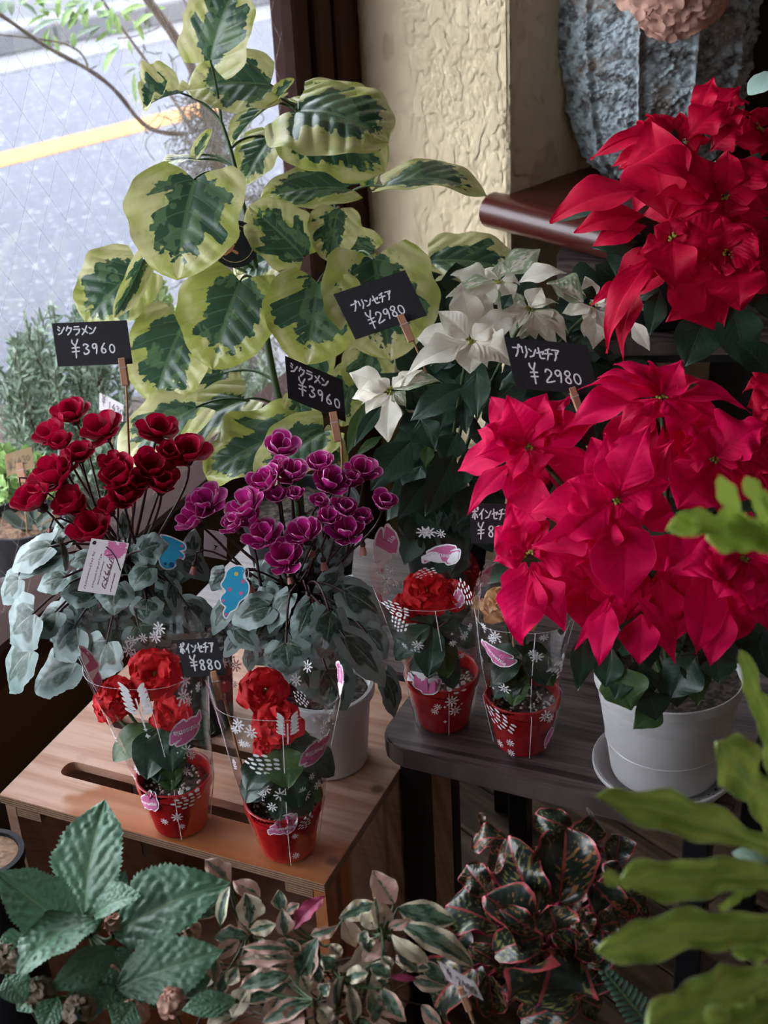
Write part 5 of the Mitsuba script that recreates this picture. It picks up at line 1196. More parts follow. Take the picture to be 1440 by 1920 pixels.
part(k, 'lettering', extr(unary_union(ink), .0002, bl, ex, ey, nz), 'm_print_brown')
from shapely import affinity as af
fl, br_ = [], [LineString([(.98 * W, .48 * H), (.78 * W, .70 * H), (.60 * W, .82 * H), (.44 * W, .88 * H)]).buffer(.0006), LineString([(.70 * W, .76 * H), (.5 * W, .72 * H)]).buffer(.0004)]
for _ in range(26):
    cx, cy, r = rgc.uniform(.5, .98) * W, rgc.uniform(.72, .98) * H, rgc.uniform(.0012, .0026)
    fl.append(unary_union([Point(cx + r * math.cos(a), cy + r * math.sin(a)).buffer(r * .7, quad_segs=3) for a in np.arange(5) * 1.2566]))
inb = sbox(0, 0, W, H)
part(k, 'flower_print', extr(unary_union(fl).intersection(inb), .0002, bl, ex, ey, nz), 'm_print_pink')
part(k, 'branch_print', extr(unary_union(br_).intersection(inb), .0003, bl, ex, ey, nz), 'm_print_black')
part(k, 'hole', extr(Point(.10 * W, .93 * H).buffer(.0022), .0003, bl, ex, ey, nz), 'm_maroon')


def blue_tag(label, pts, dots, d, seed, tie=None):
    k = thing('blue_tag', label, 'plant tag')
    o = P(*pts[0], d); q = [((P(x, y, d) - o) @ RT, -((P(x, y, d) - o) @ DN)) for x, y in pts]
    pg = Polygon([tuple(z) for z in spline(q + [q[0]], 70)[:-1]]).buffer(0)
    part(k, 'border', extr(pg.buffer(.0016), .0007, o, RT, -DN, -FW), 'm_print_white'); part(k, 'blue_field', extr(pg, .0003, o - FW * .0007, RT, -DN, -FW), 'm_tag_blue')
    pk = []
    for x, y, r, m in dots:
        c = ((P(x, y, d) - o) @ RT, -((P(x, y, d) - o) @ DN))
        part(k, 'spot', extr(Point(*c).buffer(r / FPX * d, quad_segs=4).intersection(pg), .0002, o - FW * .0010, RT, -DN, -FW), m)
    if tie: part(k, 'tie', tube(spline([P(*t, d - .002) for t in tie], 8), .0006, 5), 'm_white_plastic')


blue_tag('bright blue die cut tag among the purple cyclamen leaves', [(447, 1062), (458, 1070), (456, 1083), (462, 1090), (460, 1118), (448, 1128), (440, 1142), (430, 1148), (424, 1158), (420, 1150), (424, 1138), (418, 1132), (416, 1118), (424, 1108), (416, 1098), (422, 1085), (426, 1072), (436, 1064)], [(443, 1076, 4, 'm_tag_yellow'), (431, 1105, 4, 'm_print_pink'), (456, 1090, 4, 'm_print_pink'), (452, 1112, 4, 'm_print_pink'), (424, 1152, 3, 'm_print_pink'), (419, 1126, 3, 'm_print_pink')], 1.60, 1, [(455, 1072), (464, 1066), (466, 1078), (460, 1086)])
blue_tag('bright blue die cut tag between the two cyclamens, beside a silver leaf', [(302, 1004), (320, 1008), (338, 1016), (346, 1022), (346, 1030), (336, 1032), (344, 1040), (342, 1048), (332, 1052), (328, 1060), (318, 1066), (306, 1063), (300, 1052), (302, 1030)], [(341, 1024, 3, 'm_print_pink'), (338, 1046, 3, 'm_print_pink'), (322, 1059, 5, 'm_tag_dark'), (332, 1054, 3, 'm_print_pink'), (310, 1057, 3, 'm_tag_dark')], 1.655, 2)
k, _ = card('leaflet', 'small pale leaflet behind the left purple cyclamen flowers', ((383, 992), (425, 1000), (410, 1040), (382, 1042)), 1.69, [('ア', .45, .35, .14, .2, .1, 0)], .02, mat='m_card_white', ink='m_print_black', catn='plant tag')

# ================================================================ plants in front of the crate and the bench
def floorpot(parent, hub, r=.075, h=.20, mat='m_black_plastic'):
    c = A([hub[0], hub[1], .001]); pot(parent, c, r * .8, r, h, mat)
    return c + UP * (h - .02)


hy = thing('hydrangea', 'leafy potted hydrangea with big toothed green leaves, at the bottom left', 'plant')
HX, HY, HS = 0, 1480, 3.2
hhub = P(168, 1745, 1.33); hb = floorpot(hy, P(170, 1800, 1.30))
part(hy, 'stem', tube(spline([hb - UP * .01, (hb + hhub) / 2 + RT * .01, hhub], 14), np.linspace(.005, .003, 14), 8), 'm_stem_green', smooth=True)
hrows = [(505, 775, 632, 55, 420, 1.33, 1.36, {'n': (-.25, .35, .9)}), (430, 860, -30, 500, 360, 1.31, 1.27, {'n': (.1, .5, .85)}), (430, 850, 290, 580, 190, 1.325, 1.33, {'n': (.2, .6, .8)}), (680, 880, 1385, 560, 410, 1.31, 1.29, {'n': (.1, .6, .8), 'sag': .14}), (700, 1190, 1340, 965, 350, 1.27, 1.25, {'n': (.1, .4, .9)}), (600, 780, 95, 1135, 270, 1.29, 1.24, {'n': (-.5, .75, .6), 'sag': .16}), (690, 950, 300, 1205, 215, 1.275, 1.24, {'n': (.3, .25, .9), 'curl': .1}),
         (565, 755, 848, 640, 140, 1.29, 1.27, {'n': (0, .8, .6), 'cup': .3}), (718, 605, 752, 488, 85, 1.34, 1.34, {}), (1420, 1270, 1090, 1322, 160, 1.22, 1.215, {'n': (0, .5, .9)}), (1060, 1200, 1270, 1130, 160, 1.25, 1.25, {}), (40, 1120, 150, 1285, 190, 1.22, 1.21, {'n': (.2, .6, .8)}), (460, 850, 350, 770, 70, 1.305, 1.30, {'cup': .5}), (490, 830, 420, 760, 50, 1.30, 1.295, {'cup': .5}), (500, 840, 560, 700, 50, 1.30, 1.30, {'cup': .5}),
         (600, 1150, 420, 1400, 240, 1.26, 1.25, {'m': 1}), (560, 1050, 700, 1330, 230, 1.29, 1.28, {'m': 1}), (300, 1150, 100, 1330, 200, 1.28, 1.27, {'m': 1}), (760, 1180, 900, 1330, 200, 1.29, 1.28, {'m': 1}), (200, 930, -40, 1010, 240, 1.31, 1.30, {'m': 1}), (900, 1150, 1100, 1350, 200, 1.28, 1.27, {'m': 1}), (350, 1250, 250, 1450, 180, 1.24, 1.23, {'m': 1}), (800, 1280, 700, 1450, 200, 1.24, 1.23, {'m': 1}), (660, 960, 760, 1090, 180, 1.31, 1.31, {'m': 1})]
for a, b, c, d, w, d0, d1, o in hrows:
    o = dict(o); n = o.pop('n', jit((0, .5, .85))); o.pop('m', 0)
    kw = dict(prof='hyd', sag=.09, cup=.12, wave=(.04, 2.5), quilt=(.022, 6, .5), net=.035, ser=(.13, 26), nt=105, ns=37); kw.update(o)
    q = [HX + a / HS, HY + b / HS, HX + c / HS, HY + d / HS]
    k = leafpart(hy, lp(*q, w / HS, d0, d1, n=n, **kw), 'm_hyd')
    B = P(q[0], q[1], d0)
    if np.linalg.norm(B - hhub) > .02:
        hbz = hhub if q[1] < 1800 else hhub - UP * .06
        part(k, 'petiole', tube(spline([B, (B + hbz) / 2 - UP * .008, hbz], 8), .0022, 6), 'm_stem_green', smooth=True)
rg = np.random.default_rng(8)
def withered(px, py, d, rpx, n, mat, label):
    """a small dried head of florets on a stalk"""
    k = thing('withered_flower_head', label, 'dried flower', 'withered flower heads of the hydrangea')
    c = P(px, py, d); r = rpx / FPX * d
    for q in range(n):
        v = unit(rg.normal(size=3) - FW * .5 + UP * .3); part(k, 'floret', floret(c + v * r * rg.uniform(.6, 1), v, rg.uniform(.006, .009), rg), mat, smooth=True)
    part(k, 'stalk', tube(spline([c, c - UP * .06 + RT * .01, A([hb[0], hb[1], .30]), hb], 10), .0014, 5), 'm_stem_brown', smooth=True)
for px, py, d, r, n, mt, lab in ((78, 1862, 1.25, 30, 22, 'm_floret_old', 'greenish brown withered flower head under the drooping front hydrangea leaf'), (205, 1838, 1.30, 24, 14, 'm_floret', 'pinkish withered flower head in the gap between the lower hydrangea leaves'),
                                 (215, 1735, 1.31, 14, 8, 'm_floret', 'tiny pinkish withered flower head in the heart of the hydrangea'), (320, 1880, 1.24, 30, 18, 'm_floret', 'pinkish withered flower head right of the others, near the small low hydrangea leaf'),
                                 (10, 1795, 1.26, 26, 14, 'm_floret_old', 'brown withered flower head at the left edge, above the lowest hydrangea leaf'), (150, 1895, 1.24, 30, 18, 'm_floret_old', 'brown withered flower head at the bottom edge, between two pinkish ones'),
                                 (255, 1900, 1.25, 26, 14, 'm_floret', 'pinkish withered flower head at the bottom edge, right of the brown one'), (360, 1745, 1.30, 14, 8, 'm_floret', 'tiny pinkish withered flower head beside the variegated shrub')):
    withered(px, py, d, r, n, mt, lab)

va = thing('variegated_shrub', 'small shrub with cream, pink and grey green mottled leaves at the bottom centre', 'plant')
VX, VY, VS = 350, 1580, 2.618
vb = floorpot(va, P(590, 1890, 1.26), .08, .22)
hubs = [P(VX + x / VS, VY + y / VS, d) for x, y, d in ((300, 440, 1.31), (960, 440, 1.27), (640, 480, 1.28), (770, 660, 1.24), (620, 770, 1.22), (520, 560, 1.30), (210, 215, 1.36))]
for h in hubs:
    part(va, 'stem', tube(spline([vb, vb * .5 + h * .5 + UP * .03 + RT * RN.uniform(-.01, .01), h], 12), np.linspace(.004, .0018, 12), 6), 'm_stem_brown', smooth=True)
vrows = [(215, 205, 88, 85, 105), (360, 270, 225, 185, 85), (165, 405, 208, 212, 62), (195, 260, 25, 375, 75), (310, 395, 290, 248, 135), (305, 462, 135, 465, 95), (310, 432, 442, 398, 72), (470, 335, 452, 232, 60), (482, 455, 470, 328, 78), (365, 470, 382, 528, 52), (490, 345, 552, 300, 50), (525, 425, 672, 258, 72, {'m': 'm_bract_pink_back'}), (525, 570, 248, 588, 112), (520, 525, 268, 515, 62), (612, 455, 742, 402, 62), (640, 470, 555, 745, 125),
         (768, 378, 832, 512, 92), (935, 300, 748, 372, 95), (958, 432, 960, 288, 82), (935, 420, 852, 345, 80), (942, 420, 925, 268, 50), (1018, 300, 910, 135, 115), (1035, 322, 1322, 388, 140), (1040, 392, 1418, 605, 120), (985, 420, 1102, 372, 52), (1005, 450, 1192, 592, 74), (1010, 480, 1132, 638, 84), (965, 450, 748, 645, 95), (1000, 480, 848, 582, 84), (900, 600, 1002, 662, 88), (990, 655, 1132, 668, 34, {'m': 'm_bract_pink_back'}), (745, 660, 738, 872, 108), (800, 700, 822, 892, 74), (908, 715, 915, 888, 94), (958, 715, 1062, 872, 104),
         (622, 780, 368, 885, 86), (640, 800, 702, 895, 84), (502, 650, 255, 722, 116), (500, 690, 268, 785, 78), (560, 650, 602, 742, 64), (620, 600, 652, 692, 60), (780, 665, 892, 642, 84), (660, 745, 702, 690, 60), (850, 690, 790, 640, 60), (320, 450, 250, 380, 60), (250, 610, 200, 700, 70), (300, 700, 220, 860, 100), (450, 760, 400, 890, 100), (560, 800, 500, 900, 110), (720, 620, 660, 560, 80), (420, 560, 360, 640, 90), (860, 470, 900, 540, 70), (700, 500, 760, 560, 70), (260, 480, 130, 560, 80), (130, 560, 140, 690, 60), (190, 640, 160, 760, 60), (880, 430, 860, 510, 62), (480, 480, 560, 540, 70), (960, 560, 1010, 620, 60)]
for a, b, c, d, w, *o in vrows:
    o = dict(o[0]) if o else {}; mt = o.pop('m', 'm_vari')
    q = [VX + a / VS, VY + b / VS, VX + c / VS, VY + d / VS]
    d0 = 1.33 - .11 * (b / 890) + RN.uniform(-.008, .008); L = math.hypot(q[2] - q[0], q[3] - q[1]) / FPX * d0
    m = lp(*q, w / VS * 1.05, d0, d0 + RN.uniform(-.3, .1) * L, n=jit((0, .45, .85), .5), prof='lance', sag=RN.uniform(.02, .16), cup=RN.uniform(.1, .5), wave=(RN.uniform(.08, .24), RN.uniform(1.5, 3)), quilt=(.022, 9, .3), curl=RN.uniform(-.05, .12), tw=RN.uniform(-.6, .6), nt=36, ns=15)
    k = leafpart(va, m, mt); B = P(q[0], q[1], d0); h = min(hubs, key=lambda z: np.linalg.norm(z - B))
    if np.linalg.norm(h - B) > .004: part(k, 'petiole', tube(spline([B, (B + h) / 2 - UP * .004, h], 6), .0012, 5), 'm_stem_green', smooth=True)
for i in range(34):                                                         # leaves lower in the shrub
    x, y = RN.uniform(400, 790), RN.uniform(1760, 1925); h = hubs[i % 6]; hx, hy_ = proj(h)
    L = RN.uniform(45, 75); a = math.atan2(y - hy_, x - hx) + RN.uniform(-.6, .6); d0 = 1.31
    m = lp(x, y, x + L * math.cos(a), y + L * abs(math.sin(a)), 30, d0, d0 - .01, n=jit((0, .5, .85), .5), prof='lance', sag=.08, cup=.3, wave=(.12, 2), tw=RN.uniform(-.5, .5), nt=16, ns=9)
    k = leafpart(va, m, 'm_vari'); B = P(x, y, d0); part(k, 'petiole', tube(spline([B, (B + h) / 2 - UP * .02, h - UP * .02], 6), .001, 4), 'm_stem_brown')

ct = thing('croton', 'dark crinkled croton with red edged leaves on the floor in front of the bench', 'plant')
KX, KY, KS = 780, 1480, 3.13
kb = floorpot(ct, P(1020, 1860, 1.40), .08, .2); khub = P(1022, 1730, 1.42)
part(ct, 'stem', tube(spline([kb, (kb + khub) / 2, khub], 10), .005, 8), 'm_stem_brown', smooth=True)
krows = [(900, 222, 698, 142, 150, 0, {'sag': .3}), (930, 330, 1060, 130, 150, 0, {'sag': .2}), (842, 655, 885, 215, 340, -.01, {'n': (0, .35, .9)}), (705, 705, 535, 275, 270, -.01, {'n': (-.2, .3, .9)}), (520, 295, 322, 335, 125, 0, {'sag': .25}), (400, 220, 372, 138, 36, 0), (460, 482, 515, 285, 95, -.02, {'cup': .8, 'm2': 1}), (420, 605, 290, 445, 160, .01), (485, 805, 172, 672, 215, 0), (690, 905, 405, 620, 250, -.03, {'n': (.2, .4, .8), 'cup': .5}), (470, 960, 742, 862, 190, -.035, {'n': (0, .5, .8), 'cup': .4}), (690, 832, 492, 702, 130, -.04, {'n': (0, .3, .9)}), (822, 822, 778, 685, 205, -.045, {'n': (0, .6, .8), 'cup': .6}), (960, 965, 795, 850, 120, -.03), (1040, 1005, 1000, 788, 135, -.03, {'cup': .6}),
         (1080, 800, 1205, 770, 130, -.03), (1060, 790, 930, 760, 110, -.03, {'cup': .5}), (1050, 560, 1262, 760, 165, -.01), (1170, 435, 1195, 258, 150, .02, {'cup': .5}), (1200, 530, 1110, 438, 95, 0), (1010, 1010, 1200, 930, 165, -.02), (930, 1180, 1232, 1160, 125, -.03, {'cup': .5}), (720, 1265, 800, 975, 380, -.05, {'n': (.1, .4, .9)}), (620, 1345, 962, 1228, 210, -.05), (330, 1050, 118, 1285, 245, -.03), (430, 1100, 460, 1322, 115, -.03, {'cup': .8}), (320, 925, 492, 1040, 105, -.03), (1200, 600, 1340, 760, 120, .01), (960, 870, 1010, 700, 120, -.03), (520, 1090, 620, 980, 150, -.02), (470, 1220, 560, 1100, 140, -.02), (960, 1230, 1100, 1290, 130, -.03), (850, 620, 1050, 500, 200, .02), (600, 640, 420, 560, 180, .02), (900, 720, 960, 640, 130, 0), (300, 820, 200, 960, 170, .02), (380, 1030, 300, 1150, 170, .01), (760, 420, 660, 380, 160, .03), (1000, 480, 1100, 350, 150, .03), (560, 860, 640, 760, 150, 0), (880, 1060, 980, 1150, 170, -.01), (250, 1100, 180, 1200, 160, .02), (640, 1000, 700, 1100, 170, 0)]
kd = dome(1020, 1700, 330, 330, 1.44, .13)
for a, b, c, d, w, off, *o in krows:
    o = dict(o[0]) if o else {}; n = o.pop('n', jit((0, .45, .85), .5)); o.pop('m2', 0)
    q = [KX + a / KS, KY + b / KS, KX + c / KS, KY + d / KS]; d0 = kd(q[0], q[1]) + off; d1 = kd(q[2], q[3]) + off; L = math.hypot(q[2] - q[0], q[3] - q[1]) / FPX * d0; d1 = min(max(d1, d0 - .5 * L), d0 + .5 * L)
    kw = dict(prof='croton', sag=RN.uniform(.05, .2), cup=RN.uniform(.05, .35), wave=(RN.uniform(.22, .42), RN.uniform(1, 2)), quilt=(.014, 8, .35), curl=RN.uniform(-.05, .2), tw=RN.uniform(-.7, .7), notch=.05, nt=44, ns=21); kw.update(o)
    k = leafpart(ct, lp(*q, w / KS * 1.12, d0, d1, n=n, **kw), 'm_croton'); B = P(q[0], q[1], d0)
    part(k, 'petiole', tube(spline([B, (B + khub) / 2 - UP * .012, khub - UP * RN.uniform(0, .05)], 8), .0018, 5), 'm_bract_pink_back', smooth=True)
for i in range(26):
    a, q_ = RN.uniform(0, 6.28), RN.uniform(.2, .9); x, y = 1030 + 165 * math.cos(a) * q_, 1740 + 165 * math.sin(a) * q_
    k = leafpart(ct, lp(1030 + (x - 1030) * .5, 1740 + (y - 1740) * .5, x, y, 48, 1.42, 1.40, n=jit((0, .5, .8), .6), prof='croton', wave=(.25, 1.5), tw=RN.uniform(-.6, .6), nt=20, ns=11), 'm_croton')

# big soft fern that hangs into the picture from the right, close to the lens
fe = thing('strap_fern', 'large pale green fern with wavy lobes in the right foreground, close to the viewer', 'fern')
EX_, EY_, ES = 1080, 1180, 2.594
def lobe(bx, by, tx, ty, w, d0, d1, n, tw=0.0, wv=.16, f=3, sag=.06, mt='m_fern'):
    return leafpart(fe, lp(bx, by, tx, ty, w, d0, d1, n=n, prof='strap', sag=sag, cup=.08, wave=(wv, f), tw=tw, uneven=.2, quilt=(.006, 9, .3), nt=64, ns=17), mt, 'lobe')
def el(a, b, c, d, w, d0, d1, n, **k): lobe(EX_ + a / ES, EY_ + b / ES, EX_ + c / ES, EY_ + d / ES, w / ES, d0, d1, n, **k)
el(1000, 1090, 88, 815, 158, .90, .86, (0, .6, .8)); el(1000, 1215, 205, 1235, 178, .88, .85, (0, .55, .8)); el(260, 1250, 125, 1195, 60, .855, .85, (-.3, .5, .8), wv=.1)
el(1000, 1430, 98, 1560, 195, .86, .83, (0, .5, .85)); el(1000, 1690, 345, 1935, 235, .84, .80, (.1, .5, .85)); el(980, 960, 688, 545, 185, .92, .90, (.2, .4, .9)); el(960, 560, 800, 95, 78, .95, .93, (-.4, .3, .9)); el(1010, 820, 900, 300, 110, .96, .95, (-.3, .3, .9)); el(700, 1360, 880, 1240, 50, .87, .88, (0, .6, .8), wv=.05)
el(1000, 1850, 620, 2000, 200, .80, .78, (.1, .5, .85)); el(1010, 1520, 760, 1570, 120, .87, .86, (0, .5, .85))
rach = spline([P(1478, 1275, .965), P(1472, 1500, .92), P(1480, 1700, .87), P(1500, 1900, .83), P(1560, 2100, .85)], 24)
part(fe, 'rachis', tube(rach, .0035, 8), 'm_stem_green', smooth=True)
for a, b, c, d, w, d0, d1, n in [(1445, 1005, 1250, 990, 40, .86, .84, (0, .7, .7)), (1400, 1000, 1348, 890, 30, .86, .85, (-.5, .3, .8)), (1445, 985, 1398, 893, 28, .87, .86, (-.4, .3, .8)), (1480, 1015, 1325, 1008, 62, .865, .85, (0, .6, .8)), (1450, 1030, 1360, 975, 40, .862, .85, (0, .6, .8)), (1330, 1000, 1268, 966, 24, .845, .84, (0, .7, .7)), (1470, 960, 1425, 940, 30, .87, .86, (0, .6, .8))]:
    lobe(a, b, c, d, w, d0, d1, n, f=2, wv=.12, mt='m_frond')
part(fe, 'rachis', tube(spline([P(1440, 1005, .863), P(1500, 1030, .87), P(1560, 1200, .90), P(1570, 1600, .90), P(1560, 2100, .85)], 24), .003, 8), 'm_stem_green', smooth=True)
fb = P(1560, 2100, .85)
fp_ = A([fb[0], fb[1], 0]); 
pot(fe, fp_ + UP * (fb[2] - .17), .06, .08, .18, 'm_black_plastic')
ps = thing('plant_stand', 'dark stand that carries the fern pot at the right', 'stand')
part(ps, 'top', extr(Point(0, 0).buffer(.085, quad_segs=10), .02, fp_ + UP * (fb[2] - .192), A([1, 0, 0]), A([0, 1, 0]), UP), 'm_board')
for a in range(3): part(ps, 'leg', tube([fp_ + A([.065 * math.cos(a * 2.094), .065 * math.sin(a * 2.094), fb[2] - .192]), fp_ + A([.10 * math.cos(a * 2.094), .10 * math.sin(a * 2.094), 0])], .009, 8), 'm_black_metal', smooth=True)

df = thing('fern_frond', 'dark toothed fern frond at the bottom edge, right of the croton', 'fern')
fr0, fr1 = P(1255, 1965, 1.2), P(1135, 1822, 1.22)
part(df, 'midrib', tube([fr0, fr1], .0012, 6), 'm_stem_green')
for i in range(16):
    t = i / 15; b = fr0 * (1 - t) + fr1 * t; px = proj(b)
    for sg in (-1, 1):
        L = 52 * (1 - .75 * t); ang = math.atan2(-143, -120) + sg * 1.1
        m = lp(px[0], px[1], px[0] + L * math.cos(ang), px[1] + L * math.sin(ang), 8.5, 1.2 + .02 * t, 1.2 + .02 * t, n=(0, .7, .7), prof='strap', wave=(.05, 2), nt=10, ns=5)
        leafpart(df, m, 'm_green', 'pinna')
part(df, 'stalk', tube(spline([fr0, P(1300, 2100, 1.2), A([*P(1300, 2100, 1.2)[:2], .001])], 8), .0016, 6), 'm_stem_green')

for nm, rows_, lab, mt, d in (('pale_leaf', [(1440, 1614, 1372, 1600, 26)], 'pale aqua leaf end between two fern lobes at the right edge', 'm_aqua_leaf', .98), ('pale_leaf', [(1465, 140, 1402, 178, 36)], 'pale grey green leaf at the right edge, above the top red poinsettia', 'm_aqua_leaf', 1.75)):
    k = thing(nm, lab, 'leaf'); r = rows_[0]
    m = lp(*r, d, d, n=(0, .7, .7), prof='round', nt=16, ns=9); leafpart(k, m, mt, 'blade'); B = P(r[0], r[1], d)
    part(k, 'stalk', tube(spline([B, B + RT * .05 - UP * .01, B + RT * .10 - UP * .06], 6), .0014, 5), 'm_stem_green')
bk_ = thing('black_pot', 'black flower pot with pale soil at the left edge, beside the crate', 'flower pot')
bpc = A([*Z(-18, 1690, 0)[:2], .001])
bpc = A([*P(-22, 1600, 1.52)[:2], .001]); hz = P(-22, 1600, 1.52)[2]
part(bk_, 'pot', lathe([(0, 0), (.035, 0), (.038, .01), (.0335, hz - .012), (.0335, hz - .01), (.037, hz - .01), (.037, hz), (.031, hz), (.028, .02), (0, .02)], bpc, 40), 'm_black_plastic', smooth=40)
part(bk_, 'soil', lathe([(.0305, hz - .004), (.015, hz - .003), (0, hz - .003)], bpc, 30), 'm_gravel')

# ================================================================ outside the window
ag = thing('agave', 'small grey green agave in a black pot with gravel on the ledge outside the window', 'plant')
ac = P(44, 985, 2.28); LZ = .263
ac = A([ac[0], ac[1], LZ]); 
atop = P(44, 985, 2.28)[2]
pot(ag, ac, .046, .063, atop - LZ + .012, 'm_black_plastic', soil='m_gravel')
ah = A([ac[0] + .012, ac[1], atop])
for bx, by, tx, ty, w, n in [(62, 1000, 3, 960, 22, (-.2, .7, .7)), (64, 998, 74, 1000, 16, (0, .7, .7)), (60, 985, 36, 940, 14, (-.4, .3, .8)), (62, 980, 62, 935, 20, (0, .2, .9)), (66, 985, 102, 950, 18, (.4, .3, .9)), (58, 1000, 48, 1003, 18, (0, .7, .7)), (70, 995, 110, 985, 16, (.2, .6, .8)), (60, 990, 20, 985, 16, (-.2, .7, .7))]:
    leafpart(ag, lp(bx, by, tx, ty, w, 2.275, 2.265, n=n, prof='strap', sag=-.06, cup=.5, wave=(.02, 1), nt=16, ns=9), 'm_agave')
for i, (x, y, rpx) in enumerate(((10, 1098, 24), (2, 1165, 26))):
    k = thing('white_cup', ('white cup on the ledge outside, under the agave pot', 'white cup at the left edge, the lower of the two under the agave pot')[i], 'cup')
    d = 2.24 - i * .03; c = P(x, y, d); r = rpx / FPX * d; zb = min(c[2] - .05, LZ) if i == 0 else LZ
    c0 = A([c[0], c[1], LZ]); h = max(.03, c[2] - LZ + .004)
    part(k, 'bowl', lathe([(0, 0), (r * .7, 0), (r, h), (r * .93, h), (r * .64, .004), (0, .004)], c0, 36), 'm_white_plastic', smooth=40)


def shrub(name, label, cx, cy, d, rx, ry, n, mat, lw, ll, rise, seed, zb):
    """fine upright twigs set with narrow leaves"""
    k = thing(name, label, 'shrub'); rg = np.random.default_rng(seed); tw_, lf_ = [], []
    root = P(cx, cy + ry * .9, d); root = A([root[0], root[1], zb])
    for i in range(n):
        a, q = rg.uniform(0, 6.28), math.sqrt(rg.uniform(0, 1)); x, y = cx + rx * q * math.cos(a), cy + ry * q * math.sin(a)
        tip = P(x, y, d + rg.uniform(-.14, .14)); L = rise * rg.uniform(.7, 1.2)
        b = tip - UP * L + (root - tip) * A([.25, .25, 0]); b[2] = max(b[2], zb)
        pts = spline([b, (b + tip) / 2 + rg.normal(size=3) * .01, tip], 7); tw_.append(tube(pts, .0012, 4))
        for j in range(16):
            t = .25 + .75 * j / 15; p0 = pts[0] * 0 + np.array([np.interp(t, np.linspace(0, 1, 7), pts[:, c]) for c in range(3)])
            for sg in range(2):
                dv = unit(unit(tip - b) * rg.uniform(.2, .9) + rg.normal(size=3) * .55)
                lf_.append(leaf(p0, p0 + dv * ll * rg.uniform(.6, 1.2), lw, rg.normal(size=3), prof='needle', sag=.05, nt=4, ns=3)[:2])
    tw_.append(tube([root, root + UP * .1], .006, 6))
    part(k, 'twigs', cat(tw_), 'm_stem_brown', kind='stuff'); part(k, 'foliage', cat(lf_), mat, kind='stuff')


shrub('lavender_shrub', 'soft grey green lavender shrub outside, behind the dark red cyclamen', 118, 725, 2.75, 125, 165, 150, 'm_olive_leaf', .006, .028, .16, 1, GZ + .03)
shrub('lavender_shrub', 'grey green shrub outside, seen low between the hibiscus stems', 430, 730, 3.0, 110, 90, 80, 'm_olive_leaf', .006, .028, .16, 2, GZ + .03)
shrub('bushy_herb', 'light green leafy herb outside at the left edge, by the brown price tag', 30, 905, 2.45, 75, 60, 46, 'm_lime_leaf', .014, .030, .12, 3, GZ + .03)
shrub('bushy_herb', 'bright green sprig outside, between two big hibiscus leaves', 278, 560, 2.6, 26, 26, 16, 'm_lime_leaf', .016, .03, .10, 4, GZ + .03)
shrub('bushy_herb', 'green herb outside, low behind the gap between the two cyclamens', 340, 870, 2.75, 120, 75, 55, 'm_olive_leaf', .010, .028, .12, 6, GZ + .03)
shrub('bushy_herb', 'pale green herb outside, below the lavender and behind the red flowers', 190, 880, 2.5, 95, 45, 40, 'm_olive_leaf', .010, .028, .12, 5, GZ + .03)

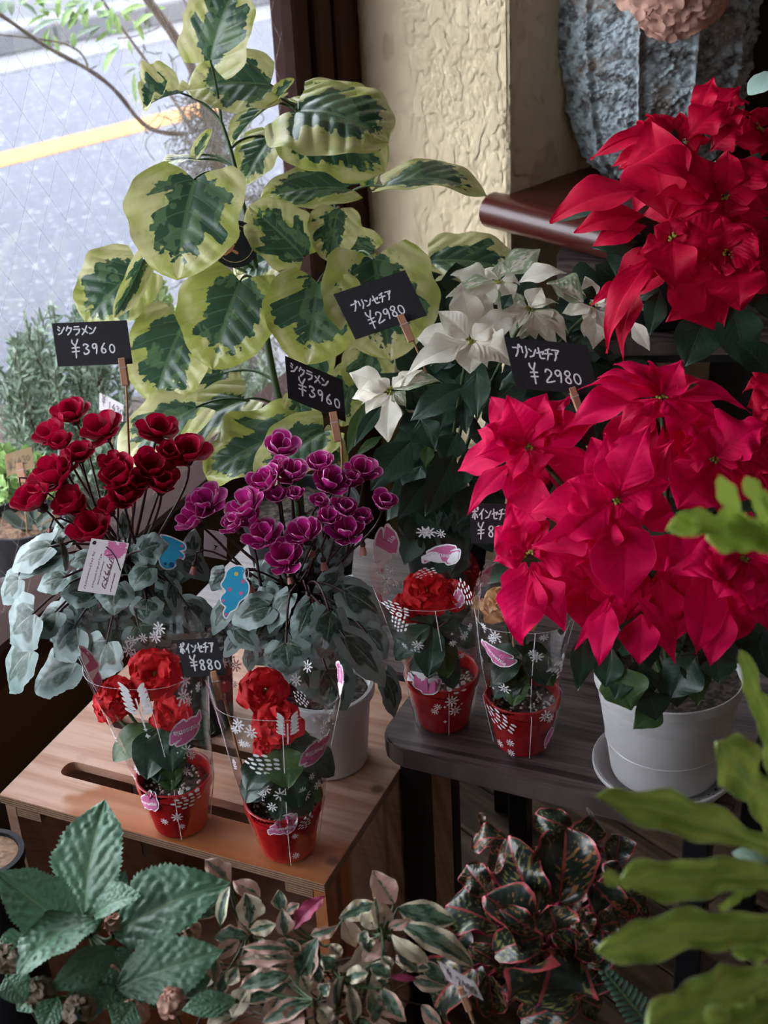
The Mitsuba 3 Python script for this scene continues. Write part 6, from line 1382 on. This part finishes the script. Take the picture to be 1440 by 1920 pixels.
tr = thing('street_tree', 'bare branched young tree outside with grey hanging moss on its trunk', 'tree')
tb = P(420, 430, 3.15)
trunk = spline([A([tb[0], tb[1], GZ + .03]), P(425, 440, 3.15), P(400, 270, 3.15), P(352, 110, 3.1), P(300, 30, 3.05), P(255, -30, 3.0)], 30)
part(tr, 'trunk', tube(trunk, np.interp(np.linspace(0, 1, 30), [0, .5, .75, 1], [.030, .022, .012, .009]), 10), 'm_bark', smooth=True)
for nm, pts, r0, r1 in [('branch', [(345, 250, 3.12), (318, 250, 3.10), (280, 240, 3.08), (225, 180, 3.02), (165, 130, 2.98), (95, 92, 2.95), (40, 55, 2.92), (-30, 10, 2.9)], .0052, .0040), ('twig', [(165, 130, 2.98), (142, 92, 2.98), (85, 75, 2.97), (0, 65, 2.95), (-30, 62, 2.95)], .0024, .0014),
                        ('branch', [(360, 250, 3.13), (300, 150, 3.2), (240, 68, 3.2), (185, -10, 3.2)], .0042, .0030), ('branch', [(385, 120, 3.12), (358, 30, 3.2), (335, -20, 3.2)], .0030, .0022), ('twig', [(165, 132, 2.98), (176, 126, 2.97), (182, 123, 2.97)], .0016, .001), ('twig', [(220, 72, 3.2), (260, 66, 3.2), (300, 50, 3.2)], .0014, .0012)]:
    q = spline([P(*z) for z in pts], 26); part(tr, nm, tube(q, np.linspace(r0, r1, 26) * (1 + .12 * np.sin(np.arange(26) * 1.7)), 7), 'm_bark', smooth=True)
for bx, by, tx, ty, w in [(118, 36, 58, 68, 16), (120, 30, 80, 20, 10), (30, 4, 70, 30, 9), (12, 0, 2, 34, 16), (18, 0, 22, 30, 12), (190, 48, 140, 72, 11), (190, 50, 165, 75, 8), (150, 30, 175, 0, 12), (120, 20, 150, 5, 10), (225, 86, 196, 138, 13), (200, 92, 225, 86, 10), (260, 125, 225, 126, 5), (256, 128, 232, 142, 4), (252, 135, 256, 198, 8), (260, 132, 275, 172, 9), (275, 10, 225, 27, 9), (290, 25, 250, 55, 10), (270, 30, 280, 60, 6), (310, 15, 285, 20, 7), (200, 35, 207, 62, 6), (240, 75, 248, 102, 6), (150, 15, 140, 50, 7), (100, 5, 60, 12, 9), (160, 5, 120, 12, 9), (180, 20, 200, 35, 8), (35, 5, 50, -10, 8), (180, 60, 160, 82, 5), (310, 280, 313, 266, 4)] + [(x_, y_, x_ + RN.uniform(-40, 25), y_ + RN.uniform(8, 45), RN.uniform(6, 12)) for x_, y_ in zip(RN.uniform(40, 320, 26), RN.uniform(-10, 70, 26))]:
    leafpart(tr, lp(bx, by, tx, ty, w, 3.1, 3.09, n=jit((0, .5, .8), .5), prof='lance', sag=.1, cup=.2, nt=10, ns=5), 'm_lime_leaf' if (bx + by) % 2 else 'm_olive_leaf')
rg = np.random.default_rng(12); ms = []
for i in range(900):
    t = rg.uniform(.22, .78); p0 = np.array([np.interp(t, np.linspace(0, 1, 30), trunk[:, c]) for c in range(3)]) + rg.normal(size=3) * .034
    q = [p0]; v = unit(rg.normal(size=3))
    for s in range(7):
        v = unit(v + rg.normal(size=3) * .75 - UP * .22); q.append(q[-1] + v * .018)
    ms.append(tube(q, .0014, 3, False))
moss = thing('hanging_moss', 'tangle of grey hanging moss on the trunk of the tree outside', 'moss'); labels[moss]['kind'] = 'stuff'
put(moss, cat(ms), 'm_moss')
